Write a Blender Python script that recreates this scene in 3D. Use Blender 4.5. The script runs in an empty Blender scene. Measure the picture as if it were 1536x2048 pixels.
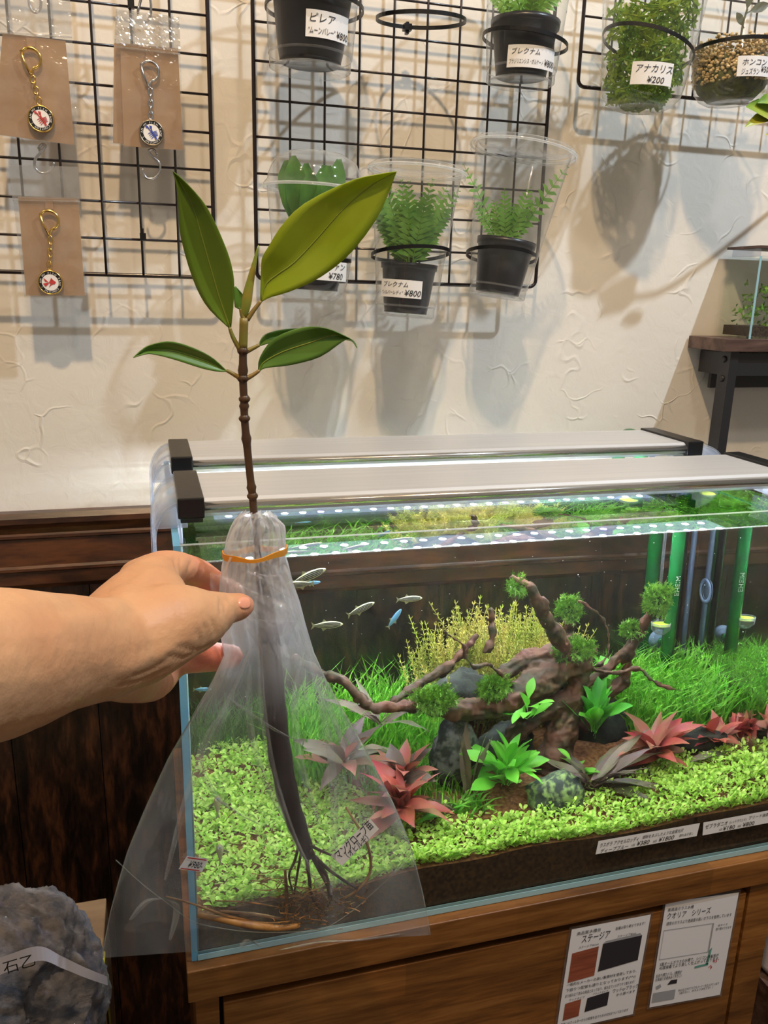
import bpy, bmesh, math, random
import numpy as np
from mathutils import Vector, Matrix, noise as mnoise
random.seed(7); np.random.seed(7)
SC = bpy.context.scene; COL = SC.collection; PI = math.pi
# ------------------------------------------------------------------ camera
CAM = Vector((-.0106, -.5669, .5392)); YAW, PITCH, ROLL, FPX = .2848, .2669, .0262, 1620.03
_f = Vector((math.sin(YAW)*math.cos(PITCH), math.cos(YAW)*math.cos(PITCH), -math.sin(PITCH)))
_r0 = Vector((math.cos(YAW), -math.sin(YAW), 0)); _u0 = _r0.cross(_f)
RT = _r0*math.cos(ROLL) + _u0*math.sin(ROLL); UP = -_r0*math.sin(ROLL) + _u0*math.cos(ROLL); FW = _f
cd = bpy.data.cameras.new('camera'); co = bpy.data.objects.new('camera', cd); COL.objects.link(co)
co.matrix_world = Matrix(((RT.x, UP.x, -FW.x, CAM.x), (RT.y, UP.y, -FW.y, CAM.y), (RT.z, UP.z, -FW.z, CAM.z), (0, 0, 0, 1)))
cd.sensor_fit = 'VERTICAL'; cd.sensor_height = 36; cd.lens = 36*FPX/2048; cd.clip_start = .01; cd.clip_end = 50
SC.camera = co
# ------------------------------------------------------------------ world, lamps, exposure
SC.view_settings.view_transform = 'Standard'; SC.view_settings.look = 'None'
SC.view_settings.gamma = 1; SC.view_settings.use_curve_mapping = False; SC.view_settings.exposure = 0.0
W = bpy.data.worlds.new('room_light'); SC.world = W; W.use_nodes = True
W.node_tree.nodes['Background'].inputs[0].default_value = (1.0, .86, .70, 1)
W.node_tree.nodes['Background'].inputs[1].default_value = .24
def lamp(name, kind, loc, energy, color, size=.03, target=None, mis=False, angle=70):
    L = bpy.data.lights.new(name, kind); L.energy = energy; L.color = color
    if kind == 'AREA': L.shape = 'DISK'; L.size = size
    else: L.shadow_soft_size = size
    if kind == 'SPOT': L.spot_size = math.radians(angle); L.spot_blend = .5
    L.cycles.use_multiple_importance_sampling = mis
    o = bpy.data.objects.new(name, L); COL.objects.link(o); o.location = loc
    if target is not None:
        o.rotation_euler = (Vector(target)-Vector(loc)).to_track_quat('-Z', 'Y').to_euler()
    return o
lamp('ceiling_spot_white', 'SPOT', (1.05, -.42, 1.78), 70, (.74, .87, 1.0), .018, (.3, .36, .55), angle=90)
lamp('ceiling_spot_warm', 'SPOT', (-.06, -.66, 1.86), 66, (1.0, .70, .40), .024, (.25, .36, .55), angle=90)
lamp('ceiling_spot_white', 'SPOT', (.30, -.95, 1.95), 16, (1.0, .90, .78), .06, (.25, .2, .3), angle=90)
lamp('ceiling_spot_warm', 'SPOT', (-.75, -.55, 1.7), 11, (1.0, .80, .58), .05, (.0, .2, .4), angle=90)
LED_W = .060      # watts of one LED of the two aquarium lamps
cy = SC.cycles
cy.use_adaptive_sampling = True; cy.adaptive_threshold = .05; cy.max_bounces = 11; cy.diffuse_bounces = 3; cy.glossy_bounces = 5; cy.transmission_bounces = 10; cy.transparent_max_bounces = 28
cy.sample_clamp_indirect = 40; cy.caustics_refractive = True; cy.caustics_reflective = True; cy.use_denoising = True

# ------------------------------------------------------------------ helpers
def at(px, py, Y, ax=1):                        # point on the plane axis=Y seen at a pixel of the photograph
    d = FW + RT*((px-768)/FPX) - UP*((py-1024)/FPX)
    return CAM + d*((Y-CAM[ax])/d[ax])
def dp(px, py, D):                              # point at distance D along the view axis
    return CAM + (FW + RT*((px-768)/FPX) - UP*((py-1024)/FPX))*D
def aq(px, py, Y, ax=1):                        # the same inside the water, with its refraction at the front pane
    d = (FW + RT*((px-768)/FPX) - UP*((py-1024)/FPX)).normalized()
    p = CAM + d*((.004-CAM.y)/d.y)
    e = Vector((d.x/1.33, 0, d.z/1.33)); e.y = math.sqrt(1-e.length_squared)
    return p + e*((Y-p[ax])/e[ax])
def ramp(t, pts):
    for (a, x), (b, y) in zip(pts, pts[1:]):
        if t <= b: return x + (y-x)*(t-a)/(b-a) if t > a else x
    return pts[-1][1]
def spline(pts, n):
    P = [Vector(p) for p in pts]; out = []
    if len(P) == 2: return [P[0].lerp(P[1], i/(n-1)) for i in range(n)]
    for i in range(n):
        t = i/(n-1)*(len(P)-1); k = min(int(t), len(P)-2); u = t-k
        a = P[max(k-1, 0)]; b = P[k]; c = P[k+1]; d = P[min(k+2, len(P)-1)]
        out.append(.5*((2*b)+(c-a)*u+(2*a-5*b+4*c-d)*u*u+(3*b-a-3*c+d)*u**3))
    return out
class MB:
    def __init__(s): s.v = []; s.f = []; s.smooth = True
    def box(s, a, b, bev=0):
        x0, y0, z0 = a; x1, y1, z1 = b; n = len(s.v)
        s.v += [Vector(p) for p in ((x0,y0,z0),(x1,y0,z0),(x1,y1,z0),(x0,y1,z0),(x0,y0,z1),(x1,y0,z1),(x1,y1,z1),(x0,y1,z1))]
        s.f += [tuple(n+i for i in q) for q in ((0,3,2,1),(4,5,6,7),(0,1,5,4),(1,2,6,5),(2,3,7,6),(3,0,4,7))]; s.smooth = False
        return s
    def tube(s, pts, r, k=8, cap=True, flat=1.0, up=None, closed=False):
        P = [Vector(p) for p in pts]; m = len(P); R = r if isinstance(r, (list, tuple)) else [r]*m
        n0 = len(s.v); nrm = None
        for i, p in enumerate(P):
            if closed: t = P[(i+1) % m]-P[i-1]
            else: t = P[min(i+1, m-1)]-P[max(i-1, 0)]
            t = t.normalized() if t.length > 1e-9 else Vector((0, 0, 1))
            if nrm is None:
                a = Vector(up) if up is not None else (Vector((0, 0, 1)) if abs(t.z) < .9 else Vector((1, 0, 0)))
                nrm = (a-t*a.dot(t)).normalized()
            elif up is not None: nrm = (Vector(up)-t*Vector(up).dot(t)).normalized()
            else: nrm = (nrm-t*nrm.dot(t)).normalized()
            bn = t.cross(nrm)
            for j in range(k):
                an = 2*PI*j/k; s.v.append(p+nrm*(math.cos(an)*R[i])+bn*(math.sin(an)*R[i]*flat))
        for i in range(m if closed else m-1):
            for j in range(k):
                a = n0+i*k+j; b = n0+i*k+(j+1) % k; i2 = (i+1) % m
                s.f.append((a, b, n0+i2*k+(j+1) % k, n0+i2*k+j))
        if cap and not closed:
            s.f.append(tuple(n0+j for j in range(k))[::-1]); s.f.append(tuple(n0+(m-1)*k+j for j in range(k)))
        return s
    def lathe(s, prof, T=None, k=32, cap0=False, cap1=False, arc=None):
        T = T or Matrix.Identity(4); n0 = len(s.v); a0, a1 = arc or (0, 2*PI); kk = k if arc is None else k+1
        for (r, z) in prof:
            for j in range(kk):
                an = a0+(a1-a0)*j/k; s.v.append(T @ Vector((r*math.cos(an), r*math.sin(an), z)))
        for i in range(len(prof)-1):
            for j in range(k):
                j2 = (j+1) % k if arc is None else j+1
                s.f.append((n0+i*kk+j, n0+i*kk+j2, n0+(i+1)*kk+j2, n0+(i+1)*kk+j))
        if cap0: s.f.append(tuple(n0+j for j in range(kk))[::-1])
        if cap1: s.f.append(tuple(n0+(len(prof)-1)*kk+j for j in range(kk)))
        return s
    def prism(s, outline, dvec):                # outline: 3D polygon extruded along dvec
        n = len(s.v); m = len(outline); d = Vector(dvec)
        s.v += [Vector(p) for p in outline]+[Vector(p)+d for p in outline]
        s.f.append(tuple(range(n, n+m))); s.f.append(tuple(range(n+2*m-1, n+m-1, -1)))
        for i in range(m): s.f.append((n+i, n+(i+1) % m, n+m+(i+1) % m, n+m+i))
        s.smooth = False
        return s
    def grid(s, fn, nu, nv):
        n = len(s.v)
        for j in range(nv+1):
            for i in range(nu+1): s.v.append(Vector(fn(i/nu, j/nv)))
        for j in range(nv):
            for i in range(nu):
                a = n+j*(nu+1)+i; s.f.append((a, a+1, a+nu+2, a+nu+1))
        return s
    def quad(s, a, b, c, d):
        n = len(s.v); s.v += [Vector(a), Vector(b), Vector(c), Vector(d)]; s.f.append((n, n+1, n+2, n+3)); return s
    def ball(s, c, r, nu=12, nv=8, sc=(1, 1, 1), fn=None):
        n = len(s.v); c = Vector(c)
        for j in range(nv+1):
            for i in range(nu):
                th = PI*j/nv; ph = 2*PI*i/nu
                d = Vector((math.sin(th)*math.cos(ph), math.sin(th)*math.sin(ph), math.cos(th)))
                rr = r*(fn(d) if fn else 1); s.v.append(c+Vector((d.x*sc[0], d.y*sc[1], d.z*sc[2]))*rr)
        for j in range(nv):
            for i in range(nu):
                a = n+j*nu+i; b = n+j*nu+(i+1) % nu; s.f.append((a, a+nu, b+nu, b))
        return s
    def leaf(s, mid, wid, nrm, fold=.15, nu=2, wave=0, thick=None):
        # mid: midrib points, wid: half widths, nrm: normal direction (or list)
        m = len(mid); n = len(s.v)
        for i, p in enumerate(mid):
            t = (mid[min(i+1, m-1)]-mid[max(i-1, 0)]).normalized()
            N = nrm[i] if isinstance(nrm, list) else nrm
            b = t.cross(N); b = b.normalized() if b.length > 1e-6 else Vector((1, 0, 0)); N2 = b.cross(t)
            for j in range(2*nu+1):
                u = (j-nu)/nu; wv = wave*math.sin(i*2.1+(1.3 if u > 0 else 0))*abs(u)
                s.v.append(p+b*(u*wid[i])+N2*((abs(u)*fold)*wid[i]+wv))
        w = 2*nu+1
        for i in range(m-1):
            for j in range(2*nu):
                a = n+i*w+j; s.f.append((a, a+1, a+w+1, a+w))
        return s
M = {}
def link(o): COL.objects.link(o); return o
def tagit(o, label=None, cat=None, group=None, kind=None):
    if label: o['label'] = label
    if cat: o['category'] = cat
    if group: o['group'] = group
    if kind: o['kind'] = kind
    return o
def thing(name, label, cat, loc=(0, 0, 0), group=None):
    o = bpy.data.objects.new(name, None); link(o); o.location = loc; o.empty_display_size = .01
    return tagit(o, label, cat, group)
def off(o):
    v = Vector((0, 0, 0))
    while o is not None: v += o.location; o = o.parent
    return v
def build(name, mb, mat, parent=None, label=None, kind=None, smooth=None, base=None):
    me = bpy.data.meshes.new(name); d = off(parent) if parent else (Vector(base) if base is not None else Vector((0, 0, 0)))
    me.from_pydata([(v[0]-d.x, v[1]-d.y, v[2]-d.z) for v in mb.v], [], mb.f)
    if mat: me.materials.append(M[mat] if isinstance(mat, str) else mat)
    sm = mb.smooth if smooth is None else smooth
    if sm: me.polygons.foreach_set('use_smooth', [True]*len(me.polygons))
    me.update(); o = bpy.data.objects.new(name, me); link(o)
    if parent: o.parent = parent
    elif base is not None: o.location = base
    return tagit(o, label, kind=kind)
def autosmooth(o, ang=35):
    o.data.set_sharp_from_angle(angle=math.radians(ang)); return o
def bevel(o, w, seg=2):
    m = o.modifiers.new('bevel', 'BEVEL'); m.width = w; m.segments = seg; m.limit_method = 'ANGLE'; return o
def struct(name, mb, mat, parent=None, smooth=None):
    o = build(name, mb, mat, parent, smooth=smooth)
    if parent is None: o['kind'] = 'structure'
    return o
# ------------------------------------------------------------------ materials
def srgb(r, g, b):
    f = lambda c: (c/255/12.92) if c/255 <= .04045 else ((c/255+.055)/1.055)**2.4
    return (f(r), f(g), f(b))
def nodes(name):
    m = bpy.data.materials.new(name); m.use_nodes = True; nt = m.node_tree
    return m, nt, nt.nodes['Principled BSDF'], nt.nodes['Material Output']
def mat(name, c, rough=.5, metal=0, c2=None, ns=20, stretch=(1, 1, 1), det=4, bump=0, bs=60, spec=.5, coat=0, lo=.35, hi=.65, sss=0, trans=0, transc=None):
    m, nt, b, out = nodes(name); N = nt.nodes; Lk = nt.links
    b.inputs['Base Color'].default_value = (*c, 1); b.inputs['Roughness'].default_value = rough; b.inputs['Metallic'].default_value = metal
    b.inputs['Specular IOR Level'].default_value = spec; b.inputs['Coat Weight'].default_value = coat; b.inputs['Coat Roughness'].default_value = .12
    tc = N.new('ShaderNodeTexCoord'); mp = N.new('ShaderNodeMapping'); mp.inputs['Scale'].default_value = stretch; Lk.new(tc.outputs['Object'], mp.inputs[0])
    if c2:
        n = N.new('ShaderNodeTexNoise'); n.inputs['Scale'].default_value = ns; n.inputs['Detail'].default_value = det; Lk.new(mp.outputs[0], n.inputs['Vector'])
        r = N.new('ShaderNodeMapRange'); r.inputs[1].default_value = lo; r.inputs[2].default_value = hi; Lk.new(n.outputs[0], r.inputs[0])
        x = N.new('ShaderNodeMix'); x.data_type = 'RGBA'; x.inputs[6].default_value = (*c, 1); x.inputs[7].default_value = (*c2, 1)
        Lk.new(r.outputs[0], x.inputs[0]); Lk.new(x.outputs[2], b.inputs['Base Color']); colout = x.outputs[2]
    else: colout = None
    if bump:
        n = N.new('ShaderNodeTexNoise'); n.inputs['Scale'].default_value = bs; n.inputs['Detail'].default_value = 5; Lk.new(mp.outputs[0], n.inputs['Vector'])
        bp = N.new('ShaderNodeBump'); bp.inputs['Strength'].default_value = bump; bp.inputs['Distance'].default_value = .001
        Lk.new(n.outputs[0], bp.inputs['Height']); Lk.new(bp.outputs[0], b.inputs['Normal'])
    if trans:
        t = N.new('ShaderNodeBsdfTranslucent'); t.inputs[0].default_value = (*(transc or c), 1)
        if colout is not None and transc is None: Lk.new(colout, t.inputs[0])
        mx = N.new('ShaderNodeMixShader'); mx.inputs[0].default_value = trans
        Lk.new(b.outputs[0], mx.inputs[1]); Lk.new(t.outputs[0], mx.inputs[2]); Lk.new(mx.outputs[0], out.inputs[0])
    M[name] = m; return m
def clear(name, tint=(1, 1, 1), haze=.04, hazec=(1, 1, 1), rough=.05, ior=1.45, gl=1.0, hnoise=0, ns=30, stretch=(1, 1, 1), edge=0, bump=0, bs=40, zg=None):
    m, nt, b, out = nodes(name); N = nt.nodes; Lk = nt.links; N.remove(b)
    t = N.new('ShaderNodeBsdfTransparent'); t.inputs[0].default_value = (*tint, 1)
    g = N.new('ShaderNodeBsdfGlossy'); g.inputs['Roughness'].default_value = rough
    f0 = ((ior-1)/(ior+1))**2; la = N.new('ShaderNodeLayerWeight'); la.inputs[0].default_value = .5
    pw = N.new('ShaderNodeMath'); pw.operation = 'POWER'; pw.inputs[1].default_value = 5; Lk.new(la.outputs['Facing'], pw.inputs[0])
    fr = N.new('ShaderNodeMath'); fr.operation = 'MULTIPLY_ADD'; fr.inputs[1].default_value = 1-f0; fr.inputs[2].default_value = f0; Lk.new(pw.outputs[0], fr.inputs[0])
    tc = N.new('ShaderNodeTexCoord'); mp = N.new('ShaderNodeMapping'); mp.inputs['Scale'].default_value = stretch; Lk.new(tc.outputs['Object'], mp.inputs[0])
    ml = N.new('ShaderNodeMath'); ml.operation = 'MULTIPLY'; ml.inputs[1].default_value = gl; Lk.new(fr.outputs[0], ml.inputs[0])
    x1 = N.new('ShaderNodeMixShader'); Lk.new(ml.outputs[0], x1.inputs[0]); Lk.new(t.outputs[0], x1.inputs[1]); Lk.new(g.outputs[0], x1.inputs[2])
    d = N.new('ShaderNodeBsdfDiffuse'); d.inputs[0].default_value = (*hazec, 1)
    tl = N.new('ShaderNodeBsdfTranslucent'); tl.inputs[0].default_value = (*hazec, 1)
    dd = N.new('ShaderNodeMixShader'); dd.inputs[0].default_value = .5; Lk.new(d.outputs[0], dd.inputs[1]); Lk.new(tl.outputs[0], dd.inputs[2])
    x2 = N.new('ShaderNodeMixShader'); x2.inputs[0].default_value = haze
    hz = None
    if hnoise:
        n = N.new('ShaderNodeTexNoise'); n.inputs['Scale'].default_value = ns; n.inputs['Detail'].default_value = 4; Lk.new(mp.outputs[0], n.inputs['Vector'])
        r = N.new('ShaderNodeMapRange'); r.inputs[1].default_value = .42; r.inputs[2].default_value = .75; r.inputs[3].default_value = haze; r.inputs[4].default_value = haze+hnoise
        Lk.new(n.outputs[0], r.inputs[0]); hz = r.outputs[0]
    if zg and hz is not None:       # crumpled layers pile up towards the gathered neck
        sx = N.new('ShaderNodeSeparateXYZ'); Lk.new(tc.outputs['Object'], sx.inputs[0])
        zr = N.new('ShaderNodeMapRange'); zr.interpolation_type = 'SMOOTHSTEP'; zr.inputs[1].default_value = zg[0]; zr.inputs[2].default_value = zg[1]; zr.inputs[3].default_value = 0; zr.inputs[4].default_value = zg[2]; Lk.new(sx.outputs[2], zr.inputs[0])
        zn = N.new('ShaderNodeMath'); zn.operation = 'MULTIPLY_ADD'; Lk.new(zr.outputs[0], zn.inputs[0]); Lk.new(n.outputs[0], zn.inputs[1]); Lk.new(hz, zn.inputs[2]); hz = zn.outputs[0]
    if edge:
        lw = N.new('ShaderNodeLayerWeight'); lw.inputs[0].default_value = .25
        mm = N.new('ShaderNodeMath'); mm.operation = 'MULTIPLY_ADD'; mm.inputs[1].default_value = edge
        Lk.new(lw.outputs['Facing'], mm.inputs[0])
        if hz is not None: Lk.new(hz, mm.inputs[2])
        else: mm.inputs[2].default_value = haze
        hz = mm.outputs[0]
    if hz is not None: Lk.new(hz, x2.inputs[0])
    if bump:
        n = N.new('ShaderNodeTexNoise'); n.inputs['Scale'].default_value = bs; n.inputs['Detail'].default_value = 3; Lk.new(mp.outputs[0], n.inputs['Vector'])
        bp = N.new('ShaderNodeBump'); bp.inputs['Strength'].default_value = bump; bp.inputs['Distance'].default_value = .002
        Lk.new(n.outputs[0], bp.inputs['Height']); Lk.new(bp.outputs[0], g.inputs['Normal'])
    Lk.new(x1.outputs[0], x2.inputs[1]); Lk.new(dd.outputs[0], x2.inputs[2]); Lk.new(x2.outputs[0], out.inputs[0])
    M[name] = m; return m
def wood(name, c1, c2, c3, stretch=(1, 1, 1), sc=18, rough=.45, stave=None, coat=0, lo=.35, hi=.7):
    m, nt, b, out = nodes(name); N = nt.nodes; Lk = nt.links
    tc = N.new('ShaderNodeTexCoord'); mp = N.new('ShaderNodeMapping'); mp.inputs['Scale'].default_value = stretch; Lk.new(tc.outputs['Object'], mp.inputs[0])
    n1 = N.new('ShaderNodeTexNoise'); n1.inputs['Scale'].default_value = sc; n1.inputs['Detail'].default_value = 6; n1.inputs['Distortion'].default_value = .6; Lk.new(mp.outputs[0], n1.inputs['Vector'])
    n2 = N.new('ShaderNodeTexNoise'); n2.inputs['Scale'].default_value = sc*5; n2.inputs['Detail'].default_value = 3; Lk.new(mp.outputs[0], n2.inputs['Vector'])
    r = N.new('ShaderNodeValToRGB'); e = r.color_ramp.elements; e[0].position = lo; e[0].color = (*c1, 1); e[1].position = hi; e[1].color = (*c3, 1)
    k = e.new((lo+hi)/2); k.color = (*c2, 1)
    ad = N.new('ShaderNodeMath'); ad.operation = 'MULTIPLY_ADD'; ad.inputs[1].default_value = .35; Lk.new(n2.outputs[0], ad.inputs[0])
    s = N.new('ShaderNodeMath'); s.operation = 'SUBTRACT'; s.inputs[1].default_value = .175; Lk.new(n1.outputs[0], s.inputs[0]); Lk.new(s.outputs[0], ad.inputs[2])
    Lk.new(ad.outputs[0], r.inputs[0]); colr = r.outputs[0]
    if stave:
        mp2 = N.new('ShaderNodeMapping'); Lk.new(tc.outputs['Object'], mp2.inputs[0]); mp2.inputs['Rotation'].default_value = (PI/2, 0, 0)
        br = N.new('ShaderNodeTexBrick'); br.inputs['Scale'].default_value = 1; br.inputs['Brick Width'].default_value = stave[0]; br.inputs['Row Height'].default_value = stave[1]
        br.inputs['Mortar Size'].default_value = 0; br.inputs[1].default_value = (.80, .80, .80, 1); br.inputs[2].default_value = (1.12, 1.1, 1.08, 1); Lk.new(mp2.outputs[0], br.inputs[0])
        x = N.new('ShaderNodeMix'); x.data_type = 'RGBA'; x.blend_type = 'MULTIPLY'; x.inputs[0].default_value = 1; Lk.new(colr, x.inputs[6]); Lk.new(br.outputs[0], x.inputs[7]); colr = x.outputs[2]
    Lk.new(colr, b.inputs['Base Color']); b.inputs['Roughness'].default_value = rough; b.inputs['Coat Weight'].default_value = coat
    bp = N.new('ShaderNodeBump'); bp.inputs['Strength'].default_value = .25; bp.inputs['Distance'].default_value = .0006; Lk.new(ad.outputs[0], bp.inputs['Height']); Lk.new(bp.outputs[0], b.inputs['Normal'])
    M[name] = m; return m
def plaster():
    m, nt, b, out = nodes('plaster'); N = nt.nodes; Lk = nt.links
    tc = N.new('ShaderNodeTexCoord')
    b.inputs['Roughness'].default_value = .75; b.inputs['Specular IOR Level'].default_value = .35
    dn = N.new('ShaderNodeTexNoise'); dn.inputs['Scale'].default_value = 7; dn.inputs['Detail'].default_value = 3; Lk.new(tc.outputs['Object'], dn.inputs['Vector'])
    sc = N.new('ShaderNodeVectorMath'); sc.operation = 'MULTIPLY_ADD'; sc.inputs[1].default_value = (.30, .30, .30); Lk.new(dn.outputs['Color'], sc.inputs[0]); Lk.new(tc.outputs['Object'], sc.inputs[2])
    vo = N.new('ShaderNodeTexVoronoi'); vo.feature = 'DISTANCE_TO_EDGE'; vo.inputs['Scale'].default_value = 13; Lk.new(sc.outputs[0], vo.inputs['Vector'])
    r1 = N.new('ShaderNodeMapRange'); r1.inputs[1].default_value = 0; r1.inputs[2].default_value = .045; r1.inputs[3].default_value = 1; r1.inputs[4].default_value = 0; Lk.new(vo.outputs['Distance'], r1.inputs[0])
    mk = N.new('ShaderNodeTexNoise'); mk.inputs['Scale'].default_value = 19; mk.inputs['Detail'].default_value = 2; Lk.new(tc.outputs['Object'], mk.inputs['Vector'])
    r2 = N.new('ShaderNodeMapRange'); r2.inputs[1].default_value = .50; r2.inputs[2].default_value = .66; Lk.new(mk.outputs[0], r2.inputs[0])
    mu = N.new('ShaderNodeMath'); mu.operation = 'MULTIPLY'; Lk.new(r1.outputs[0], mu.inputs[0]); Lk.new(r2.outputs[0], mu.inputs[1])
    n3 = N.new('ShaderNodeTexNoise'); n3.inputs['Scale'].default_value = 45; n3.inputs['Detail'].default_value = 6; n3.inputs['Distortion'].default_value = 1.2; Lk.new(tc.outputs['Object'], n3.inputs['Vector'])
    ad = N.new('ShaderNodeMath'); ad.operation = 'MULTIPLY_ADD'; ad.inputs[1].default_value = .7; Lk.new(n3.outputs[0], ad.inputs[0]); Lk.new(mu.outputs[0], ad.inputs[2])
    bp = N.new('ShaderNodeBump'); bp.inputs['Strength'].default_value = .6; bp.inputs['Distance'].default_value = .0015; Lk.new(ad.outputs[0], bp.inputs['Height']); Lk.new(bp.outputs[0], b.inputs['Normal'])
    x = N.new('ShaderNodeMix'); x.data_type = 'RGBA'; x.inputs[6].default_value = (.72, .67, .60, 1); x.inputs[7].default_value = (.80, .765, .70, 1); Lk.new(dn.outputs[0], x.inputs[0]); Lk.new(x.outputs[2], b.inputs['Base Color'])
    M['plaster'] = m
plaster()
wood('panel_wood', srgb(15, 10, 8), srgb(42, 26, 18), srgb(78, 47, 29), (2.2, 2.2, .5), 34, .35)
wood('trim_wood', srgb(48, 26, 14), srgb(72, 40, 22), srgb(96, 56, 30), (.6, 3, 3), 22, .32, coat=.15)
wood('cabinet_wood', srgb(92, 56, 22), srgb(122, 78, 34), srgb(146, 98, 48), (.45, 3, 5), 18, .4, stave=(.21, .045), lo=.3, hi=.72)
wood('shelf_wood', srgb(70, 52, 46), srgb(92, 70, 62), srgb(108, 86, 78), (.5, 3, 3), 20, .5)
wood('box_card', srgb(128, 108, 86), srgb(140, 118, 94), srgb(152, 130, 104), (.5, 3, 3), 10, .8)
mat('black_wire', srgb(34, 22, 22), .3, coat=.3)
mat('black_plastic', srgb(9, 9, 12), .35, bump=.1, bs=200)
mat('pot_plastic', srgb(12, 13, 18), .32, c2=srgb(24, 25, 33), ns=40)
mat('dark_soil', srgb(30, 22, 16), .95, c2=srgb(70, 54, 38), ns=300, bump=1, bs=400)
mat('steel', (.62, .62, .64), .22, 1); mat('gold', (.85, .58, .18), .2, 1); mat('brass_rim', (.45, .38, .28), .3, 1)
mat('kraft', srgb(186, 150, 108), .8, c2=srgb(170, 132, 92), ns=25, bump=.15, bs=90, trans=.05)
mat('white_print', srgb(232, 228, 225), .5); mat('black_print', srgb(16, 14, 18), .5); mat('red_print', srgb(190, 60, 60), .5); mat('blue_print', srgb(60, 80, 170), .5)
mat('paper', srgb(222, 222, 228), .6); mat('label_paper', srgb(225, 225, 226), .5); mat('grey_print', srgb(150, 152, 158), .6); mat('teal_print', srgb(90, 150, 140), .6)
mat('brown_print', srgb(150, 80, 56), .6, c2=srgb(120, 60, 40), ns=60, stretch=(.3, 1, 4)); mat('dark_print', srgb(42, 40, 46), .5)
mat('alu', (.60, .60, .61), .38, .35, c2=(.66, .66, .66), ns=40, stretch=(.06, 3, 3)); mat('alu_edge', (.62, .60, .57), .22, .9)
mat('alu_under', (.55, .58, .62), .5)
mat('black_steel', srgb(36, 36, 40), .42, bump=.2, bs=300)
mat('skin', srgb(204, 158, 118), .5, c2=srgb(192, 140, 102), ns=22, bump=.55, bs=190, spec=.4)
def blush():
    m = M['skin']; nt = m.node_tree; b = nt.nodes['Principled BSDF']; src = b.inputs['Base Color'].links[0].from_socket
    a = nt.nodes.new('ShaderNodeAttribute'); a.attribute_name = 'blush'; x = nt.nodes.new('ShaderNodeMix'); x.data_type = 'RGBA'; x.inputs[7].default_value = (*srgb(226, 132, 106), 1)
    nt.links.new(a.outputs['Fac'], x.inputs[0]); nt.links.new(src, x.inputs[6]); nt.links.new(x.outputs[2], b.inputs['Base Color'])
blush()
mat('skin_red', srgb(226, 150, 124), .5, c2=srgb(214, 132, 108), ns=30, bump=.3, bs=200)
mat('nail', srgb(222, 152, 124), .3, coat=.2)
mat('rubber', srgb(206, 138, 38), .5)
mat('stem_brown', srgb(50, 34, 24), .4, c2=srgb(82, 56, 32), ns=60, stretch=(1, 1, .4))
mat('stem_green', srgb(112, 118, 44), .4, c2=srgb(130, 100, 50), ns=40)
mat('propagule', srgb(24, 14, 20), .4, c2=srgb(40, 25, 26), ns=80, bump=.3)
mat('leaf_olive', srgb(98, 126, 26), .34, c2=srgb(110, 138, 36), ns=30, trans=.3, transc=srgb(110, 140, 10), spec=.5)
mat('leaf_lime', srgb(158, 178, 34), .34, c2=srgb(176, 194, 62), ns=26, trans=.4, transc=srgb(180, 196, 20), spec=.5)
mat('leaf_mid', srgb(84, 124, 42), .3, c2=srgb(98, 138, 54), ns=26, trans=.25, spec=.6)
mat('leaf_vein', srgb(148, 166, 62), .4, trans=.3)
mat('bud', srgb(160, 130, 50), .3, c2=srgb(110, 140, 50), ns=60)
mat('root_dark', srgb(40, 30, 26), .5, c2=srgb(66, 48, 34), ns=120); mat('root_tan', srgb(160, 118, 64), .5, c2=srgb(110, 74, 40), ns=70)
mat('grass', srgb(84, 168, 34), .45, c2=srgb(150, 212, 74), ns=110, trans=.3)
mat('carpet', srgb(150, 204, 50), .42, c2=srgb(222, 244, 130), ns=190, trans=.3)
mat('stem_plant', srgb(170, 190, 70), .45, c2=srgb(214, 196, 104), ns=26, trans=.3)
mat('aqua_soil', srgb(112, 70, 40), .9, c2=srgb(160, 108, 66), ns=260, bump=1, bs=420)
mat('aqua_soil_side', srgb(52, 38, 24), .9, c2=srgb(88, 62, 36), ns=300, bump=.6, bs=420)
mat('driftwood', srgb(100, 60, 40), .7, c2=srgb(50, 48, 24), ns=70, stretch=(.5, 1, 1), bump=1, bs=190, lo=.36, hi=.66, det=8)
mat('driftwood_olive', srgb(96, 84, 42), .7, c2=srgb(120, 76, 44), ns=30, bump=1, bs=140)
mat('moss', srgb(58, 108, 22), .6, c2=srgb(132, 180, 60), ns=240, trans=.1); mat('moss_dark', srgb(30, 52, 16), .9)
mat('red_leaf', srgb(176, 92, 88), .45, c2=srgb(150, 112, 72), ns=50, trans=.25); mat('crimson_leaf', srgb(172, 48, 62), .45, c2=srgb(170, 100, 70), ns=26, trans=.3)
mat('brown_leaf', srgb(122, 104, 84), .5, c2=srgb(96, 98, 66), ns=40, trans=.15); mat('purple_leaf', srgb(112, 82, 78), .5, c2=srgb(92, 84, 66), ns=30, trans=.2)
mat('java_leaf', srgb(100, 188, 54), .4, c2=srgb(136, 212, 76), ns=30, trans=.3); mat('java_dark', srgb(64, 150, 44), .4, c2=srgb(96, 178, 60), ns=30, trans=.3)
mat('stone', srgb(60, 70, 62), .85, c2=srgb(136, 160, 92), ns=130, bump=1, bs=190, lo=.45, hi=.62, det=7); mat('stone_grey', srgb(104, 106, 100), .85, c2=srgb(34, 44, 34), ns=110, bump=1, bs=190, lo=.4, hi=.58, det=7)
mat('stone_dark', srgb(20, 24, 20), .85, c2=srgb(52, 56, 46), ns=90, bump=1, bs=190)
mat('fish_side', srgb(232, 226, 180), .25, c2=srgb(206, 206, 170), ns=200, spec=.8); mat('fish_stripe', srgb(30, 40, 52), .4); mat('fish_blue', srgb(96, 150, 176), .3, spec=.8)
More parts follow.
